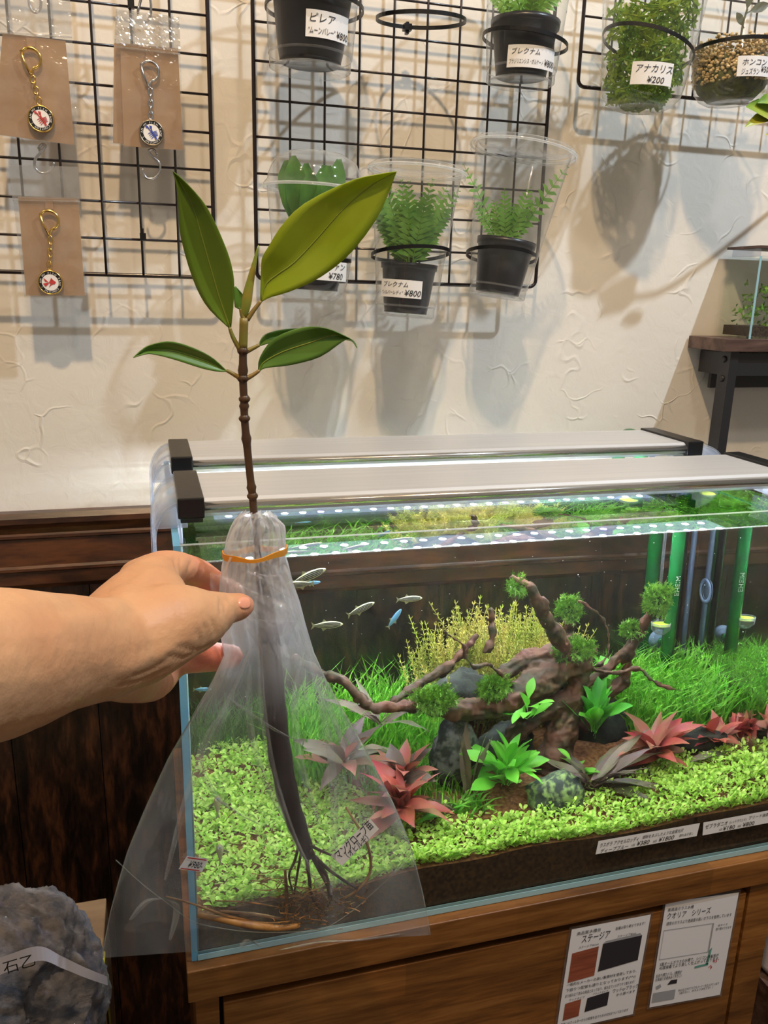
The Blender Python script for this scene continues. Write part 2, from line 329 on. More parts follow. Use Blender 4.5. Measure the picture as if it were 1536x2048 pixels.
mat('oto', srgb(188, 178, 132), .5); mat('fin', srgb(170, 170, 130), .5, trans=.5)
mat('green_pipe', srgb(14, 108, 52), .22, coat=.4); mat('rubber_blue', srgb(120, 140, 172), .4, trans=.25); mat('yellow_disc', srgb(210, 226, 70), .5)
mat('pane_edge', srgb(132, 196, 226), .25, c2=srgb(112, 178, 214), ns=12, trans=.3)  # pale blue stands in for lamp light guided through the glass edge
mat('silicone', srgb(150, 190, 200), .4)
mat('fern', srgb(88, 140, 50), .45, c2=srgb(124, 172, 74), ns=60, trans=.25); mat('fern_dark', srgb(56, 104, 34), .4, c2=srgb(84, 140, 48), ns=50, trans=.2)
mat('fern_lime', srgb(120, 176, 60), .45, c2=srgb(150, 200, 90), ns=60, trans=.3); mat('weed', srgb(166, 190, 64), .4, c2=srgb(104, 150, 42), ns=60, trans=.5)
mat('sprout', srgb(96, 96, 70), .5); mat('pebble', srgb(226, 204, 160), .8, c2=srgb(196, 168, 116), ns=80); mat('moss_mix', srgb(104, 108, 60), .9, c2=srgb(70, 76, 64), ns=120, bump=1, bs=200)
mat('yellow_leaf', srgb(96, 150, 40), .4, c2=srgb(190, 170, 50), ns=18)
mat('lava', srgb(58, 62, 72), .95, c2=srgb(104, 100, 102), ns=90, bump=1, bs=260, det=9); mat('grey_band', srgb(188, 188, 204), .45)
mat('yellow_strap', srgb(186, 186, 60), .45); mat('white_plastic', srgb(226, 226, 240), .4); mat('foil', srgb(210, 205, 200), .1, .3)
mat('floor_mat', srgb(60, 44, 34), .5, c2=srgb(84, 62, 46), ns=10, stretch=(.4, 3, 1)); mat('led_board', srgb(205, 215, 240), .5); _b = M['led_board'].node_tree.nodes['Principled BSDF']; _b.inputs['Emission Color'].default_value = (.55, .66, 1, 1); _b.inputs['Emission Strength'].default_value = 1.6
clear('pane_glass', (.985, 1, .99), .004, rough=.0, ior=1.30, gl=.8)
clear('cup_plastic', (.975, .98, .98), .02, rough=.06, ior=1.5, gl=1.0, edge=.20, bump=.2, bs=30)
clear('cup_ring', (.95, .96, .96), .16, rough=.06, ior=1.5, edge=.45)
clear('film', (.985, .985, .985), .05, rough=.14, ior=1.8, gl=2.6, bump=1.0, bs=120, hnoise=.10, ns=60)
clear('foil_film', (.97, .96, .94), .10, (1, .95, .9), rough=.16, ior=2.6, gl=1.6, bump=.6, bs=90)
clear('bag_film', (.985, .99, .985), .010, (.95, .96, 1), rough=.09, ior=1.5, gl=2.0, hnoise=.07, ns=16, stretch=(2.2, 2.2, .45), edge=.16, bump=1.0, bs=34, zg=(.165, .26, .62))
clear('bag_neck', (.985, .985, .99), .03, (.97, .96, 1), rough=.10, ior=1.6, gl=2.0, hnoise=.20, ns=40, stretch=(2, 2, .7), edge=.25, bump=1.0, bs=60)
clear('bag_pleat', (.98, .985, .98), .05, (.95, .97, .95), rough=.12, ior=1.7, gl=2.4, hnoise=.12, ns=60, edge=.1, bump=.6, bs=50)
clear('bag_edge', (.9, .92, .9), .14, (.95, .97, .9), rough=.1, ior=1.5)
clear('acrylic', (.94, .96, 1), .12, (.86, .9, 1), rough=.06, ior=1.5, edge=.35)  # lamp glow in the clear legs is put into this whitish haze
clear('bag_water', (.93, .95, .86), .05, (.9, .9, .7), rough=.03, ior=1.33)
def water_mat():
    m, nt, b, out = nodes('water'); N = nt.nodes; Lk = nt.links; N.remove(b)
    g = N.new('ShaderNodeBsdfGlass'); g.inputs['IOR'].default_value = 1.33; g.inputs['Roughness'].default_value = 0
    g.inputs['Color'].default_value = (.985, 1, .99, 1)
    Lk.new(g.outputs[0], out.inputs[0]); M['water'] = m
water_mat()
# ------------------------------------------------------------------ lettering
_tc = {}
def textmesh(s, size):
    k = (s, size)
    if k in _tc: return _tc[k]
    c = bpy.data.curves.new('t', 'FONT'); c.body = s; c.size = size; c.resolution_u = 2
    o = bpy.data.objects.new('t', c); link(o); dg = bpy.context.evaluated_depsgraph_get()
    me = bpy.data.meshes.new_from_object(o.evaluated_get(dg))
    vs = [v.co.copy() for v in me.vertices]; fs = [tuple(p.vertices) for p in me.polygons]
    bpy.data.objects.remove(o); bpy.data.curves.remove(c); bpy.data.meshes.remove(me)
    _tc[k] = (vs, fs); return vs, fs
def write(mb, s, size, fn, u0=0, v0=0, shear=0, sx=1, maxw=None):
    vs, fs = textmesh(s, size); n = len(mb.v)
    if maxw and vs:
        w = max(v.x for v in vs)
        if w*sx > maxw: sx = maxw/w
    for v in vs: mb.v.append(fn(u0+(v.x+shear*v.y)*sx, v0+v.y))
    mb.f += [tuple(n+i for i in f) for f in fs]; mb.smooth = False
    return mb
def frame_fn(o, ux, uy, lift=(0, 0, 0)):
    o = Vector(o)+Vector(lift); ux = Vector(ux).normalized(); uy = Vector(uy).normalized()
    return lambda u, v: o+ux*u+uy*v
# ================================================================== THE SETTING
YW = .36
struct('wall_back', MB().box((-1.4, YW, .28), (1.9, YW+.08, 2.3)), 'plaster')
wl = struct('wall_back_panelling', MB().box((-1.4, YW+.006, -.75), (1.9, YW+.08, .28)), 'black_print')
x = -.97
while x < 1.7:
    w = .098; build('plank', MB().box((x+.0012, YW-.003, -.745), (x+w, YW+.0065, .21)), 'panel_wood', wl); x += w
# moulding: stepped profile swept along the wall
prof = [(0, .2975), (-.012, .2975), (-.0155, .292), (-.0155, .286), (-.011, .280), (-.0085, .2735), (-.0105, .2715), (-.0105, .2685), (-.0075, .2665), (-.0075, .236), (-.010, .2335), (-.010, .2305), (-.007, .2285), (-.007, .214), (-.0035, .2085), (0, .2085)]
mb = MB(); mb.prism([(-1.4, YW+a, z) for a, z in prof], (3.3, 0, 0)); struct('trim_1', mb, 'trim_wood')
struct('floor', MB().box((-1.4, -1.8, -.80), (1.9, YW+.08, -.75)), 'floor_mat')
# ================================================================== WIRE NETS
def net(x0, x1, z0, z1, nx, nz, label, skip=()):
    Y = .325; t = thing('wire_grid', label, 'wire grid', ((x0+x1)/2, Y, z0))
    r = .0075; pts = []
    for cx, cz, a0 in ((x1-r, z1-r, 0), (x0+r, z1-r, PI/2), (x0+r, z0+r, PI), (x1-r, z0+r, 1.5*PI)):
        for k in range(6): a = a0+k/5*PI/2; pts.append((cx+r*math.cos(a), Y, cz+r*math.sin(a)))
    build('frame', MB().tube(pts, .0021, 8, closed=True), 'black_wire', t)
    for i in range(1, nx):
        xx = x0+(x1-x0)*i/nx; build('wire', MB().tube([(xx, Y-.0016, z0), (xx, Y-.0016, z1)], .00125, 6), 'black_wire', t)
    for i in range(1, nz):
        zz = z0+(z1-z0)*i/nz; build('wire', MB().tube([(x0, Y, zz), (x1, Y, zz)], .00125, 6), 'black_wire', t)
    for xx in (x0+(x1-x0)*1.5/nx, x1-(x1-x0)*1.5/nx):
        zz = z1-.012; build('wall_hook', MB().tube([(xx, Y-.004, zz+.014), (xx, Y-.005, zz+.002), (xx, YW, zz+.002)], .0022, 6), 'steel', t)
    return t
net(-.332, .0608, .5475, .5475+.0346*14, 11, 14, 'black wire grid at the left holding the keychain packets')
net(.104, .4265, .5475, .5475+.0346*14, 9, 14, 'black wire grid in the middle holding the cups of ferns')
net(.4605, .4605+.0365*9, .762, .762+.0346*8, 9, 8, 'black wire grid at the upper right above the pair of round-bottomed cups')
# ================================================================== S HOOKS, CLIPS, KEYCHAINS
def s_hook(pts, label, Y=.3165):
    P = [at(a, b, Y) for a, b in pts]; c = P[-1]
    o = build('s_hook', MB().tube(spline([P[0]+Vector((0, .007, -.002)), P[0]+Vector((0, .006, .001))]+P, 36), .0013, 7), 'steel', base=c); tagit(o, label, 'hook', 's hooks on the left grid')
s_hook([(77, 296), (84, 288), (91, 292), (80, 306), (70, 320), (70, 335), (82, 346), (97, 344), (106, 334), (108, 325)], 'steel hook below the packet with the red crayfish medal')
s_hook([(314, 306), (306, 298), (297, 302), (306, 314), (318, 325), (320, 342), (309, 356), (295, 357), (287, 348), (285, 337)], 'steel hook below the packet with the blue crayfish medal')
s_hook([(50, -18), (54, -24), (58, -15), (58, 5), (62, 18), (70, 25), (79, 20), (82, 8), (81, -4)], 'steel hook at the top edge above the red crayfish packet')
s_hook([(276, 22), (279, 10), (284, -8), (292, -18), (299, -8), (302, 12), (301, 30), (296, 41), (289, 44)], 'steel hook through the shiny sleeve of the blue crayfish packet')
for px, py, lb in ((286, 474, 'small black clip low on the left grid near the big leaf'), (262, 10, 'small black clip at the top of the left grid')):
    c = at(px, py, .321); mb = MB().box((c.x-.003, .3165, c.z-.0035), (c.x+.003, .3215, c.z+.0035)); mb.box((c.x-.002, .317, c.z+.0035), (c.x+.001, .320, c.z+.008))
    tagit(build('wire_clip', mb, 'black_plastic', base=c), lb, 'clip')
def keychain(card, medal, ring, metal, beast, label, sleeve_top, Y=.3105, back=None):
    P = [at(x, y, Y) for x, y in card]         # tl tr br bl
    t = thing('keychain_packet', label, 'keychain', P[3])
    ux = (P[1]-P[0]).normalized(); uy = (P[0]-P[3]).normalized(); n = Vector((0, -1, 0))
    build('backing_card', MB().prism(P, (0, .0006, 0)), 'kraft', t)
    if back: build('second_card', MB().prism([at(x, y, Y+.004) for x, y in back], (0, .0006, 0)), 'kraft', t)
    S = [at(x, y, Y-.0012) for x, y in sleeve_top]    # full sleeve outline tl tr br bl
    def sf(u, v):
        p = S[3].lerp(S[2], u).lerp(S[0].lerp(S[1], u), v)
        return p+Vector((0, -.0016*mnoise.noise(Vector((u*5, v*7, S[0].x*30)))-.002*math.sin(PI*u)*math.sin(PI*min(1, v*1.2)), 0))
    build('clear_sleeve', MB().grid(sf, 10, 16), 'film', t)
    def fl(u, v):
        p = S[3].lerp(S[2], u).lerp(S[0].lerp(S[1], u), 1-v*.25); q = 0
        for fq, am in ((4, .004), (9, .003), (19, .0015)): q += (1 if back else .22)*am*(.5-abs(mnoise.noise(Vector((u*fq, v*fq*.6, S[0].x*40+fq)))))
        return p+Vector((0, -.003-q, 0))
    build('sleeve_flap', MB().grid(fl, 36, 16), 'foil_film' if back else 'film', t, smooth=not back)
    za, zb = S[0].lerp(S[3], .26), S[1].lerp(S[2], .26)
    build('zip_line', MB().tube([za, zb], .0007, 5), 'cup_ring', t)
    k = .00040; R = at(ring[0], ring[1], Y-.004); c = at(medal[0], medal[1], Y-.004)
    # hang tab cut in the card
    build('hang_tab', MB().box((R.x-.0025, Y-.0017, R.z+.010), (R.x+.0045, Y-.0007, R.z+.017)), 'kraft', t)
    pts = [R+Vector((math.cos(a)*21*k, 0, math.sin(a)*21*k)) for a in [PI*.80-i/16*3.9 for i in range(17)]]
    pts.append(R+Vector((-.001, 0, -34*k)))
    cr = build('clasp_ring', MB().tube(spline(pts, 44), .0012, 8), metal, t); build('lever', MB().tube([R+Vector((-.001, -.0003, -34*k)), R+Vector((-15*k, -.0003, -8*k)), R+Vector((-19*k, -.0003, 14*k))], .0011, 8), metal, cr)
    a = R+Vector((.000, 0, -38*k)); b = c+Vector((0, 0, 32*k)); nl = 5; ch = build('chain', MB(), metal, t)
    mb = MB()
    for i in range(nl):
        m0 = a.lerp(b, (i+.5)/nl); L = (a-b).length/nl*.72; w = .0019
        mb.tube([m0+(ux*(w*math.cos(q)) if i % 2 == 0 else n*(w*math.cos(q)))+uy*(L*math.sin(q)) for q in [2*PI*j/12 for j in range(12)]], .0007, 5, closed=True)
    bpy.data.objects.remove(ch); build('chain', mb, metal, t)
    T = Matrix.Translation(c) @ Matrix.Rotation(PI/2, 4, 'X')
    md = build('medallion', MB().lathe([(0, -.002), (.0112, -.002), (.0118, 0), (.0112, .0022), (.0106, .0022), (.0104, .0016)], T, 32), metal if metal == 'gold' else 'brass_rim', t, label='round medal with a printed %s' % beast[1])
    build('ink_ring', MB().lathe([(.0104, .0017), (.0076, .0017)], T, 32), 'black_print', md)
    build('white_disc', MB().lathe([(.0076, .00172), (0, .00172)], T, 28), 'white_print', md)
    mb = MB(); s = 'I AM MY FISH TANK CONTENT '
    for i, chh in enumerate(s):
        if chh == ' ': continue
        an = PI*1.15-i/len(s)*2*PI; o2 = c+Vector((math.cos(an)*.0079, -.0021, math.sin(an)*.0079)); tu = Vector((math.sin(an), 0, -math.cos(an))); tv = Vector((math.cos(an), 0, math.sin(an)))
        write(mb, chh, .0026, frame_fn(o2-tu*.0008, tu, tv))
    build('lettering', mb, 'white_print', md)
    mb = MB(); fr = lambda u, v: c+Vector((u*.001, -.0022, v*.001))
    def poly(pts): n0 = len(mb.v); mb.v.extend([fr(p[0]*1.3, p[1]*1.3) for p in pts]); mb.f.append(tuple(range(n0, n0+len(pts)))); mb.smooth = False
    if beast[0] == 'cray':
        poly([(2, -3), (3.4, -2.6), (3.8, -4.2), (2.4, -4.6)]); poly([(-1, 1.2), (.6, 1.4), (3.3, -2.6), (2.0, -3.2)])
        for sx in (0, 1):
            poly([(-1+sx, 1), (-2.6+2*sx, 3.0), (-1.9+2*sx, 3.4), (-.3+sx, 1.3)]); poly([(-3.6+2.6*sx, 2.8), (-4.4+3*sx, 4.8), (-2.6+3*sx, 4.4), (-1.8+2.2*sx, 3.0)])
        for i in range(4): poly([(0+i*.6, .6-i*.8), (-2.4+i*.7, -.6-i*1.1), (-2.2+i*.7, -1.0-i*1.1), (.1+i*.6, .2-i*.8)]); poly([(1+i*.5, .6-i*.8), (3.6+i*.3, 1.6-i*.9), (3.8+i*.3, 1.2-i*.9), (1.2+i*.5, .2-i*.8)])
    else:
        poly([(-1, 0), (.2, 1.5), (2.4, 1.7), (4, .4), (3.2, -1.0), (1, -1.4)]); poly([(-1, .2), (-4.6, 3.4), (-3.6, .6)]); poly([(-1, 0), (-5, -.8), (-3.4, -3.2), (-1, -.7)]); poly([(0, 1.3), (.8, 3.4), (2.2, 1.6)]); poly([(0, -1), (-1.2, -3.6), (1.2, -1.3)])
    build('print', mb, 'red_print' if beast[2] == 'r' else 'blue_print', md)
keychain([(5, 66), (131, 82), (149, 290), (-12, 268)], (82, 238), (61, 116), 'gold', ('cray', 'red crayfish', 'r'), 'kraft packet with gold keychain and red crayfish medal, upper left', [(-6, -10), (140, -6), (156, 292), (-14, 270)])
keychain([(240, 86), (356, 97), (366, 300), (248, 292)], (303, 266), (299, 142), 'steel', ('cray', 'blue crayfish', 'b'), 'kraft packet with silver keychain and blue crayfish medal', [(232, 22), (358, 38), (368, 302), (220, 288)], back=[(228, 86), (340, 95), (350, 294), (226, 286)])
keychain([(36, 393), (156, 396), (170, 591), (52, 591)], (101, 565), (98, 440), 'gold', ('fish', 'red goldfish', 'r'), 'kraft packet with gold keychain and goldfish medal, lowest one', [(18, 330), (156, 334), (172, 592), (48, 592)])
# ================================================================== CUPS AND POTS ON THE NETS
def cupframe(tp, bp, Yc):
    B = at(bp[0], bp[1], Yc); T_ = at(tp[0], tp[1], Yc); ax = (T_-B); H = ax.length; ax.normalize()
    xa = Vector((1, 0, 0)); xa = (xa-ax*xa.dot(ax)).normalized(); ya = ax.cross(xa)
    Mx = Matrix(((xa.x, ya.x, ax.x, B.x), (xa.y, ya.y, ax.y, B.y), (xa.z, ya.z, ax.z, B.z), (0, 0, 0, 1)))
    return Mx, H
def cup(tp, bp, rt, rb, label, Yc=.272, dome=0, lid=True, rnd=False, cat='cup', rim_z=None):
    Mx, H = cupframe(tp, bp, Yc); t = thing('plastic_cup', label, cat, Mx.translation)
    rad = lambda z: rb+(rt-rb)*z/H
    if rnd: pr = [(0, .0015), (rb*.55, .0005), (rb*.62, 0), (rb*.80, .004), (rb*.93, .011), (rb*.99, .021), (rad(H), H)]
    else: pr = [(0, .002), (rb*.9, .002), (rb*.95, 0), (rb, .001), (rb, .010), (rb*1.03, .012), (rad(H), H)]
    build('cup_body', MB().lathe(pr, Mx, 48), 'cup_plastic', t)
    if not rnd: build('base_ring', MB().lathe([(rb*1.005, .0105), (rb*1.03, .0118), (rb*1.035, .0125)], Mx, 48), 'cup_ring', t)
    tor = lambda R, z, r, nn=48: MB().tube([Mx @ Vector((R*math.cos(a), R*math.sin(a), z)) for a in [2*PI*i/nn for i in range(nn)]], r, 6, closed=True)
    build('rim', tor(rt*1.03, H, .0011), 'cup_ring', t)
    if lid:
        if dome: l = build('lid', MB().lathe([(rt*1.10, H), (rt*1.06, H+.003), (rt*1.0, H+.006), (rt*.98, H+dome*.35), (rt*.88, H+dome*.7), (rt*.6, H+dome*.93), (rt*.3, H+dome), (0, H+dome)], Mx, 48), 'cup_plastic', t)
        else: l = build('lid', MB().lathe([(rt*1.09, H-.006), (rt*1.10, H+.001), (rt*1.04, H+.004), (rt*.95, H+.004), (rt*.93, H+.001), (0, H+.001)], Mx, 48), 'cup_plastic', t)
        build('lid_rim', tor(rt*1.10, H-.001, .0012), 'cup_ring', l)
    return t, Mx, H, rad
def on_cup(Mx, r, ang0, z0):                     # label mapping around the cup
    return lambda u, v: Mx @ Vector((r*math.cos(ang0+u/r), r*math.sin(ang0+u/r), z0+v))
def cup_label(t, Mx, rad, pxc, pyc, w, h, lines, Yc=.272):
    c = Mx.inverted() @ at(pxc, pyc, Yc-.03); z = c.z; r = rad(z)+.0006
    # angle on the front side whose x matches
    an = -math.acos(max(-1, min(1, c.x/r))); ang0 = an-(w/2)/r
    lab = build('price_label', MB().grid(lambda a, b: on_cup(Mx, r, ang0, z-h/2)(a*w, b*h), 10, 1), 'label_paper', t)
    mb = MB()
    pu = lines[-1][2]
    for s, sz, u, v in lines: write(mb, s, sz, on_cup(Mx, r+.0004, ang0, z-h/2), u, v, .18, maxw=(pu-u-.0015 if v < .006 and s[0] != '¥' and pu > .018 else w-u-.001))
    build('handwriting', mb, 'black_print', lab)
def zip_ring(pxc, pyc, R, label, Yc=.272, tilt=(0, 0), knot=True, z=None):
    c = at(pxc, pyc, Yc); t = thing('cable_tie_ring', label, 'ring', c)
    tx, ty = tilt
    f = lambda a: Vector((R*math.cos(a), R*math.sin(a), R*(math.cos(a)*tx+math.sin(a)*ty)))
    mb = MB(); nn = 48; n0 = 0
    for i in range(nn):
        a = 2*PI*i/nn; o = f(a); d = Vector((math.cos(a), math.sin(a), 0))
        mb.v += [c+o-d*.0005-Vector((0, 0, .0018)), c+o+d*.0006-Vector((0, 0, .0018)), c+o+d*.0006+Vector((0, 0, .0018)), c+o-d*.0005+Vector((0, 0, .0018))]
    for i in range(nn):
        j = (i+1) % nn
        for k in range(4): mb.f.append((4*i+k, 4*i+(k+1) % 4, 4*j+(k+1) % 4, 4*j+k))
    mb.smooth = False; build('strap', mb, 'black_plastic', t)
    p = c+f(PI/2); build('buckle', MB().box((p.x-.004, p.y-.002, p.z-.003), (p.x+.004, p.y+.006, p.z+.003)).box((p.x-.0015, p.y, p.z-.006), (p.x+.0015, .327, p.z+.005)), 'black_plastic', t)
    return t
def pot(Mx, z0, h, rt, rb, label, cat='potted plant', name='potted_fern'):
    b = Mx @ Vector((0, 0, z0)); t = thing(name, label, cat, b)
    T = Mx @ Matrix.Translation((0, 0, z0))
    build('pot', MB().lathe([(0, 0), (rb, 0), (rb, .002), (rb*1.06, .010), (rt*.97, h*.88), (rt*1.02, h*.88), (rt*1.04, h), (rt*.97, h), (rt*.94, h*.9), (0, h*.9)], T, 36), 'pot_plastic', t)
    build('soil', MB().lathe([(rt*.93, h*.93), (rt*.5, h*.96), (0, h*.97)], T, 24), 'dark_soil', t)
    return t, T @ Vector((0, 0, h*.93)), T
def frond(mb, base, d, L, up=Vector((0, 0, 1)), npin=12, pw=.010, droop=.35, wig=.1):
    d = d.normalized(); pts = []
    p = base.copy(); q = d.copy()
    for i in range(npin+1):
        pts.append(p.copy()); q = (q+Vector((d.x, d.y, -.0))*droop*.12-Vector((0, 0, droop*.10))).normalized(); p = p+q*(L/npin)
    mb.tube(pts, [.0006*(1-.7*i/npin) for i in range(npin+1)], 4, cap=False)
    for i in range(2, npin+1):
        t = (pts[i]-pts[i-1]).normalized(); s = t.cross(Vector((0, -1, .3))).normalized()
        w = pw*math.sin(PI*min(.97, .12+.85*i/npin))**.7
        for sg in (-1, 1):
            e = pts[i]+s*sg*w*random.uniform(.85, 1.1)+t*w*.45+Vector((0, random.uniform(-.002, .002), 0)); m = pts[i].lerp(e, .5)+t*w*.05
            h = t*w*.24; n = len(mb.v)
            mb.v += [pts[i]-h*.6, pts[i]+h*.8, m+h*1.15, e, m-h*.8]; mb.f.append((n, n+1, n+2, n+3, n+4))
    return mb
def fern(t, c, n, Lr, spread, matn, pw=.010, npin=12, droop=.35, arc=(0, 2*PI), seed=0):
    random.seed(seed)
    for i in range(n):
        a = arc[0]+(arc[1]-arc[0])*(i+.5)/n+random.uniform(-.2, .2); s = random.uniform(*spread)
        d = Vector((math.cos(a)*s, math.sin(a)*s*.8, 1)); L = random.uniform(*Lr)
        build('frond', frond(MB(), c+Vector((math.cos(a)*.005, math.sin(a)*.005, 0)), d, L, npin=npin, pw=pw, droop=droop), matn, t, smooth=False)
G_R = 'rings of black cable tie on the grids'
# A  pilea cup, top left of the middle net
t, Mx, H, rad = cup((628, -110), (620, 142), .0455, .0385, 'clear cup at the top edge holding a dark pot, first in the upper row', rnd=False)
cup_label(t, Mx, rad, 655, 58, .044, .022, [('ピレア', .0085, .002, .0125), ('"ムーンバレー"', .0065, .002, .003), ('¥800', .0085, .029, .002)])
zip_ring(629, 18, .0455, 'black tie ring around the first upper cup')
p, c, T = pot(Mx, .006, .066, .038, .029, 'dark ribbed pot inside the first cup of the upper row', name='potted_pilea')
for i in range(9):
    a = i*.7; build('leaf', MB().leaf([c+Vector((0, 0, 0)), c+Vector((math.cos(a)*.01, math.sin(a)*.01, .025)), c+Vector((math.cos(a)*.022, math.sin(a)*.022, .032))], [.002, .008, .003], Vector((0, 0, 1))), 'fern_dark', p)
# B  empty ring
zip_ring(842, 40, .0435, 'empty black tie ring between the two upper cups', Yc=.278, tilt=(.03, .12))
# C
t, Mx, H, rad = cup((1066, -120), (1040, 168), .0445, .0345, 'clear cup with pale curly fern at the top right of the middle grid')
cup_label(t, Mx, rad, 1062, 116, .052, .020, [('ブレクナム', .006, .003, .012), ('ブラジリエンシス・ボルケーノ', .005, .002, .0035), ('¥800', .0085, .038, .003)])
zip_ring(1050, 84, .0425, 'black tie ring around the cup with the pale curly fern', tilt=(-.12, .05))
p, c, T = pot(Mx, .006, .050, .0335, .0255, 'pale green curly fern in black pot at the top of the middle grid')
fern(p, c, 26, (.035, .06), (.2, .9), 'fern_lime', pw=.009, npin=7, droop=.6, seed=3)
# D dome
t, Mx, H, rad = cup((629, 378), (621, 600), .0465, .0375, 'domed clear cup with wavy dark fern, partly behind the big leaf', dome=.034, rnd=True)
cup_label(t, Mx, rad, 664, 543, .036, .018, [('ファン', .0075, .010, .0105), ('¥780', .0085, .012, .0015)])
zip_ring(620, 520, .041, 'black tie ring around the domed cup behind the big leaf')
p, c, T = pot(Mx, .010, .052, .033, .027, 'wavy broad leaved dark fern in the domed cup')
random.seed(5)
for i in range(9):
    a = i*2*PI/9+.3; d = Vector((math.cos(a), math.sin(a)*.7, 0)); L = random.uniform(.060, .076)
    mid = [c+d*(.026*math.sin(k/6*1.6))+Vector((0, 0, L*k/6)) for k in range(7)]
    build('leaf', MB().leaf(mid, [.003, .008, .011, .012, .011, .009, .002], Vector((d.x*.3, -1, .2)), .2, 2, .0022), 'fern_dark', p)
# E
t, Mx, H, rad = cup((834, 342), (810, 634), .0455, .0305, 'tall clear cup with feathery fern, middle of the lower row')
cup_label(t, Mx, rad, 800, 577, .046, .0175, [('ブレクナム', .0058, .003, .0105), ('"シルバーレディ"', .0045, .002, .003), ('¥800', .0085, .028, .002)])
zip_ring(821, 508, .0405, 'black tie ring around the tall cup with feathery fern', tilt=(.02, -.15))
p, c, T = pot(Mx, .004, .050, .0285, .0225, 'feathery mid green fern in a black pot, tall cup of the lower row')
fern(p, c, 19, (.056, .092), (.12, .42), 'fern', pw=.0125, npin=15, droop=.25, seed=11)
# F
t, Mx, H, rad = cup((1047, 300), (993, 594), .0505, .0305, 'tall clear cup leaning right with small two-sided fern, last of the lower row')
zip_ring(1003, 512, .0375, 'black tie ring around the leaning last cup of the lower row', tilt=(-.12, -.16))
p, c, T = pot(Mx, .004, .055, .0305, .0235, 'small forked fern in a black pot inside the leaning cup')
random.seed(2)
for dx, L, w in ((-.50, .090, .010), (.62, .095, .011), (-.12, .055, .010), (.30, .060, .011), (-.75, .05, .009), (.1, .04, .010), (.5, .05, .01), (-.3, .045, .01)):
    build('frond', frond(MB(), c+Vector((dx*.01, 0, 0)), Vector((dx, random.uniform(-.2, .2), 1)), L, npin=12, pw=w, droop=.05), 'fern', p, smooth=False)
# G waterweed
t, Mx, H, rad = cup((1318, -60), (1278, 218), .055, .043, 'clear round-bottomed cup packed with green waterweed', rnd=True, Yc=.262)
cup_label(t, Mx, rad, 1291, 152, .042, .021, [('アナカリス', .0085, .003, .0115), ('¥200', .0085, .016, .0015)], Yc=.262)
zip_ring(1296, 92, .0465, 'black tie ring around the waterweed cup', Yc=.262, tilt=(-.28, .02))
mb = MB(); random.seed(9)
for i in range(130):
    zz = random.uniform(.004, .098); r0 = rad(zz)*.86*math.sqrt(random.random())*(.75 if zz < .012 else 1); a0 = random.uniform(0, 2*PI); pts = []
    for k in range(7):
        a = a0+k*.28; pts.append(Mx @ Vector((r0*math.cos(a), r0*math.sin(a), min(.106, max(.003, zz+.006*math.sin(k*.9+i))))))
    mb.tube(pts, .0007, 4, cap=False)
    for k in range(1, 7):
        for j in range(4):
            d = Vector((random.gauss(0, 1), random.gauss(0, 1), random.gauss(0, 1))).normalized()*random.uniform(.005, .009); e = pts[k]+d
            loc = Mx.inverted() @ e
            if math.hypot(loc.x, loc.y) > rad(loc.z)*.94 or loc.z < .003: continue
            s = d.cross(Vector((.3, 1, .2))).normalized()*.0013; n = len(mb.v); mb.v += [pts[k]-s*.6, pts[k]+s*.6, pts[k].lerp(e, .6)+s, e, pts[k].lerp(e, .6)-s]; mb.f.append((n, n+1, n+2, n+3, n+4))
tagit(build('waterweed', mb, 'weed', base=Mx.translation, smooth=False), 'tangle of green waterweed filling the round-bottomed cup', 'plant', kind='stuff')
# H sprout cup
t, Mx, H, rad = cup((1486, -80), (1458, 208), .054, .040, 'clear round-bottomed cup of tan gravel at the upper right corner', rnd=True, Yc=.262)
cup_label(t, Mx, rad, 1496, 138, .040, .019, [('ホンコン', .007, .004, .0105), ('ジュズラン', .0065, .004, .002), ('¥500', .008, .025, .004)], Yc=.262)
zip_ring(1474, 102, .0475, 'black tie ring around the gravel cup', Yc=.262, tilt=(.02, -.03))
build('moss_layer', MB().lathe([(0, .003), (rad(0)*.6, .003), (rad(0)*.86, .013), (rad(.02)*.88, .022), (rad(.04)*.84, .042), (0, .046)], Mx, 30), 'moss_mix', t)
mb = MB(); random.seed(4)
for i in range(1700):
    z = random.uniform(.018, .060); r = rad(z)*.93*math.sqrt(random.uniform(.15 if z > .045 else .75, 1)); a = random.uniform(0, 2*PI)
    mb.ball(Mx @ Vector((r*math.cos(a), r*math.sin(a), z)), random.uniform(.0013, .0023), 6, 4, (1, 1, .8))
tagit(build('gravel', mb, 'pebble', base=Mx.translation), 'tan gravel in the cup at the upper right', 'gravel', kind='stuff')
b = Mx @ Vector((.006, 0, .058)); sp = thing('sprout', 'dark paddle leaved sprout growing from the tan gravel', 'plant', b)
build('stem', MB().tube(spline([b, b+Vector((.001, 0, .02)), b+Vector((.004, 0, .034))], 8), .0012, 6), 'sprout', sp)
for d, L in ((Vector((.1, 0, 1)), .026), (Vector((1, 0, .45)), .030), (Vector((-.7, 0, .8)), .018)):
    s0 = b+Vector((.003, 0, .030 if L > .02 else .016)); d.normalize()
    build('leaf', MB().leaf([s0+d*(L*k/5) for k in range(6)], [.0008, .001, .004, .0052, .004, .0005], Vector((0, -1, .2))), 'sprout', sp)
